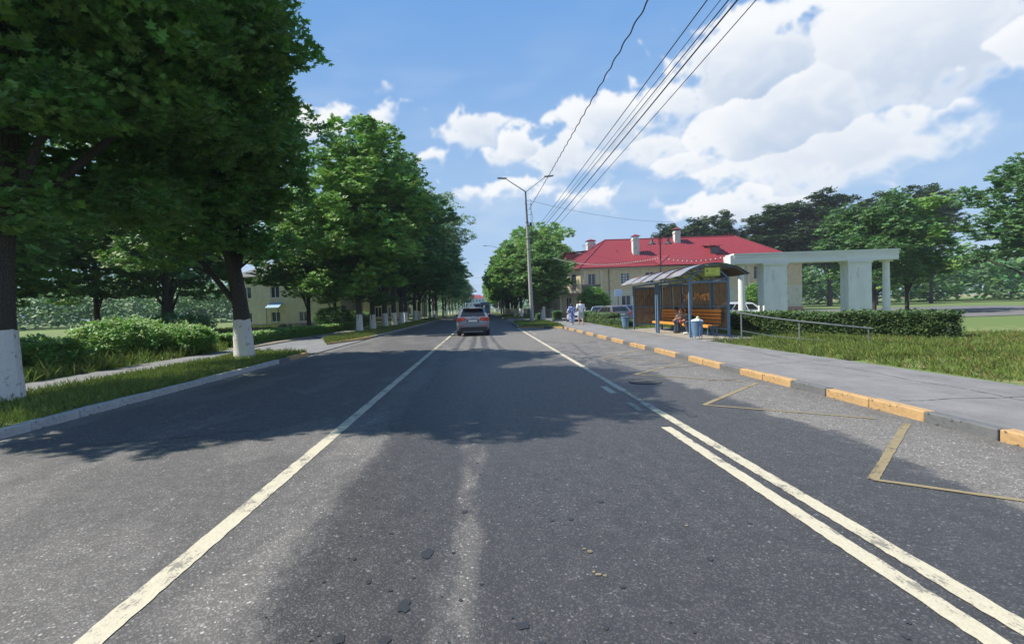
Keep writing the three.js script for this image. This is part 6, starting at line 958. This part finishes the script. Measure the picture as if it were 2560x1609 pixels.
// seated on the bench, facing the road: local -z is forward
function sitter(label, z, o) {
  const t = thing('person', label, 'person', [9.42, 0.13, z], Math.PI / 2 + o.turn), L = o.lean;
  const hip = V(0, 0.55, 0), hL = V(-0.1, 0.55, -0.02), hR = V(0.1, 0.55, -0.02), kL = V(-0.14 - o.spread, 0.53, -0.44), kR = V(0.12 + o.spread, 0.53, -0.42), aL = V(-0.13, 0.10, -0.40 + o.foot), aR = V(0.11, 0.10, -0.34 + o.foot), chest = V(0, 0.96 - L * 0.12, -0.06 - L * 0.26), neck = V(0, 1.08 - L * 0.14, -0.08 - L * 0.33), shL = chest.clone().add(V(-0.19, 0.05, 0)), shR = chest.clone().add(V(0.19, 0.05, 0));
  const eL = V(-0.24, 0.72, -0.28 - L * 0.05), eR = V(0.23, 0.72, -0.26 - L * 0.05), wL = V(-0.07, 0.66, -0.48), wR = V(0.06, 0.65, -0.50);
  const legs = [[hL, kL, 0.092, 0.062], [kL, aL, 0.062, 0.042], [hR, kR, 0.092, 0.062], [kR, aR, 0.062, 0.042]], torso = [[hip.clone().add(V(0, 0.03, 0.0)), hip.clone().lerp(chest, 0.5), 0.15, 0.14, 1.1, 0.9], [hip.clone().lerp(chest, 0.5), chest, 0.14, 0.15, 1.15, 0.9], [shL, shR, 0.07, 0.07], [neck.clone().add(V(0, -0.05, 0)), neck.clone().add(V(0, 0.05, -0.03)), 0.06, 0.055]], arms = [[shL, eL, 0.058, 0.043], [eL, wL, 0.042, 0.03], [shR, eR, 0.058, 0.043], [eR, wR, 0.042, 0.03]], all = [...legs, ...torso, ...arms, [aL.clone().add(V(0, -0.05, 0.03)), aL.clone().add(V(0, -0.06, -0.16)), 0.04, 0.03], [aR.clone().add(V(0, -0.05, 0.03)), aR.clone().add(V(0, -0.06, -0.16)), 0.04, 0.03]];
  const h = head(neck.clone().add(V(0, 0.145 - L * 0.02, -0.065 - L * 0.02)), V(0, -0.35 - L * 0.25, -1), V(0, 1, 0));
  mesh('body', [fieldMesh(all, ...box3(all), 100, 0.035), h.geo, hand(wL, V(0.35, -0.35, -1), V(0.3, -1, 0), 1, 0.7), hand(wR, V(-0.35, -0.35, -1), V(-0.3, -1, 0), -1, 0.7)], mSkinTan, t);
  const fat = (l, d) => l.map(([a, b, r0, r1, sx, sz]) => [a, b, r0 + d, r1 + d, sx, sz]), sl = o.sleeve;
  const shirt = [...fat(torso.slice(0, 3), 0.016), [shL, shL.clone().lerp(eL, sl), 0.076, 0.07], [shR, shR.clone().lerp(eR, sl), 0.076, 0.07]]; if (sl >= 1) shirt.push([eL, eL.clone().lerp(wL, 0.8), 0.06, 0.046], [eR, eR.clone().lerp(wR, 0.8), 0.06, 0.046]);
  mesh('shirt', fieldMesh(shirt, ...box3(shirt), 84, 0.035, (p) => Math.max(0.50 - p.y, p.y - (neck.y + 0.01))), o.shirt, t);
  const trs = [...fat(legs, 0.022), [hip, hip.clone().add(V(0, 0.06, 0)), 0.165, 0.16, 1.1, 0.9]]; mesh('trousers', fieldMesh(trs, ...box3(trs), 84, 0.03, (p) => 0.11 - p.y), o.trousers, t);
  for (const a of [aL, aR]) { const b = [[a.clone().add(V(0, -0.04, 0.04)), a.clone().add(V(0, -0.055, -0.18)), 0.05, 0.04]]; mesh('shoe', fieldMesh(b, ...box3(b, 0.08), 34, 0.02), o.shoe, t); }
  faceBits(t, h, o.hair, (p, hh) => { const q = p.clone().sub(hh.pt(0, 0, 0)); return -q.y - 0.01 + (-q.z) * 0.55; });
  return t;
}
sitter('man in grey T-shirt and dark jeans sitting forward on the shelter bench', 24.15, { turn: 0.1, lean: 0.85, spread: 0.03, foot: 0, sleeve: 0.6, shirt: M([0.36, 0.33, 0.28], 0.9), trousers: M([0.035, 0.045, 0.075], 0.9), shoe: M([0.03, 0.03, 0.035], 0.7), hair: M([0.02, 0.015, 0.012], 0.8) });
sitter('person in black top bending forward on the bench behind the shelter post', 22.95, { turn: -0.1, lean: 1.35, spread: 0.02, foot: 0.02, sleeve: 1, shirt: M([0.018, 0.018, 0.022], 0.9), trousers: M([0.05, 0.055, 0.075], 0.9), shoe: M([0.62, 0.60, 0.56], 0.7), hair: M([0.025, 0.017, 0.013], 0.8) });
{
  const t = thing('red_handbag', 'flat red bag held between the two people on the bench', 'bag', [8.93, 0.70, 23.25], 0.2); mesh('pouch', rb(0.3, 0.16, 0.10, 0.04, 0, 0, 0), M([0.42, 0.075, 0.05], 0.6), t); mesh('flap', rb(0.28, 0.08, 0.03, 0.012, 0, 0.04, 0.055), M([0.36, 0.06, 0.045], 0.6), t);
}

renderer.render(scene, camera);
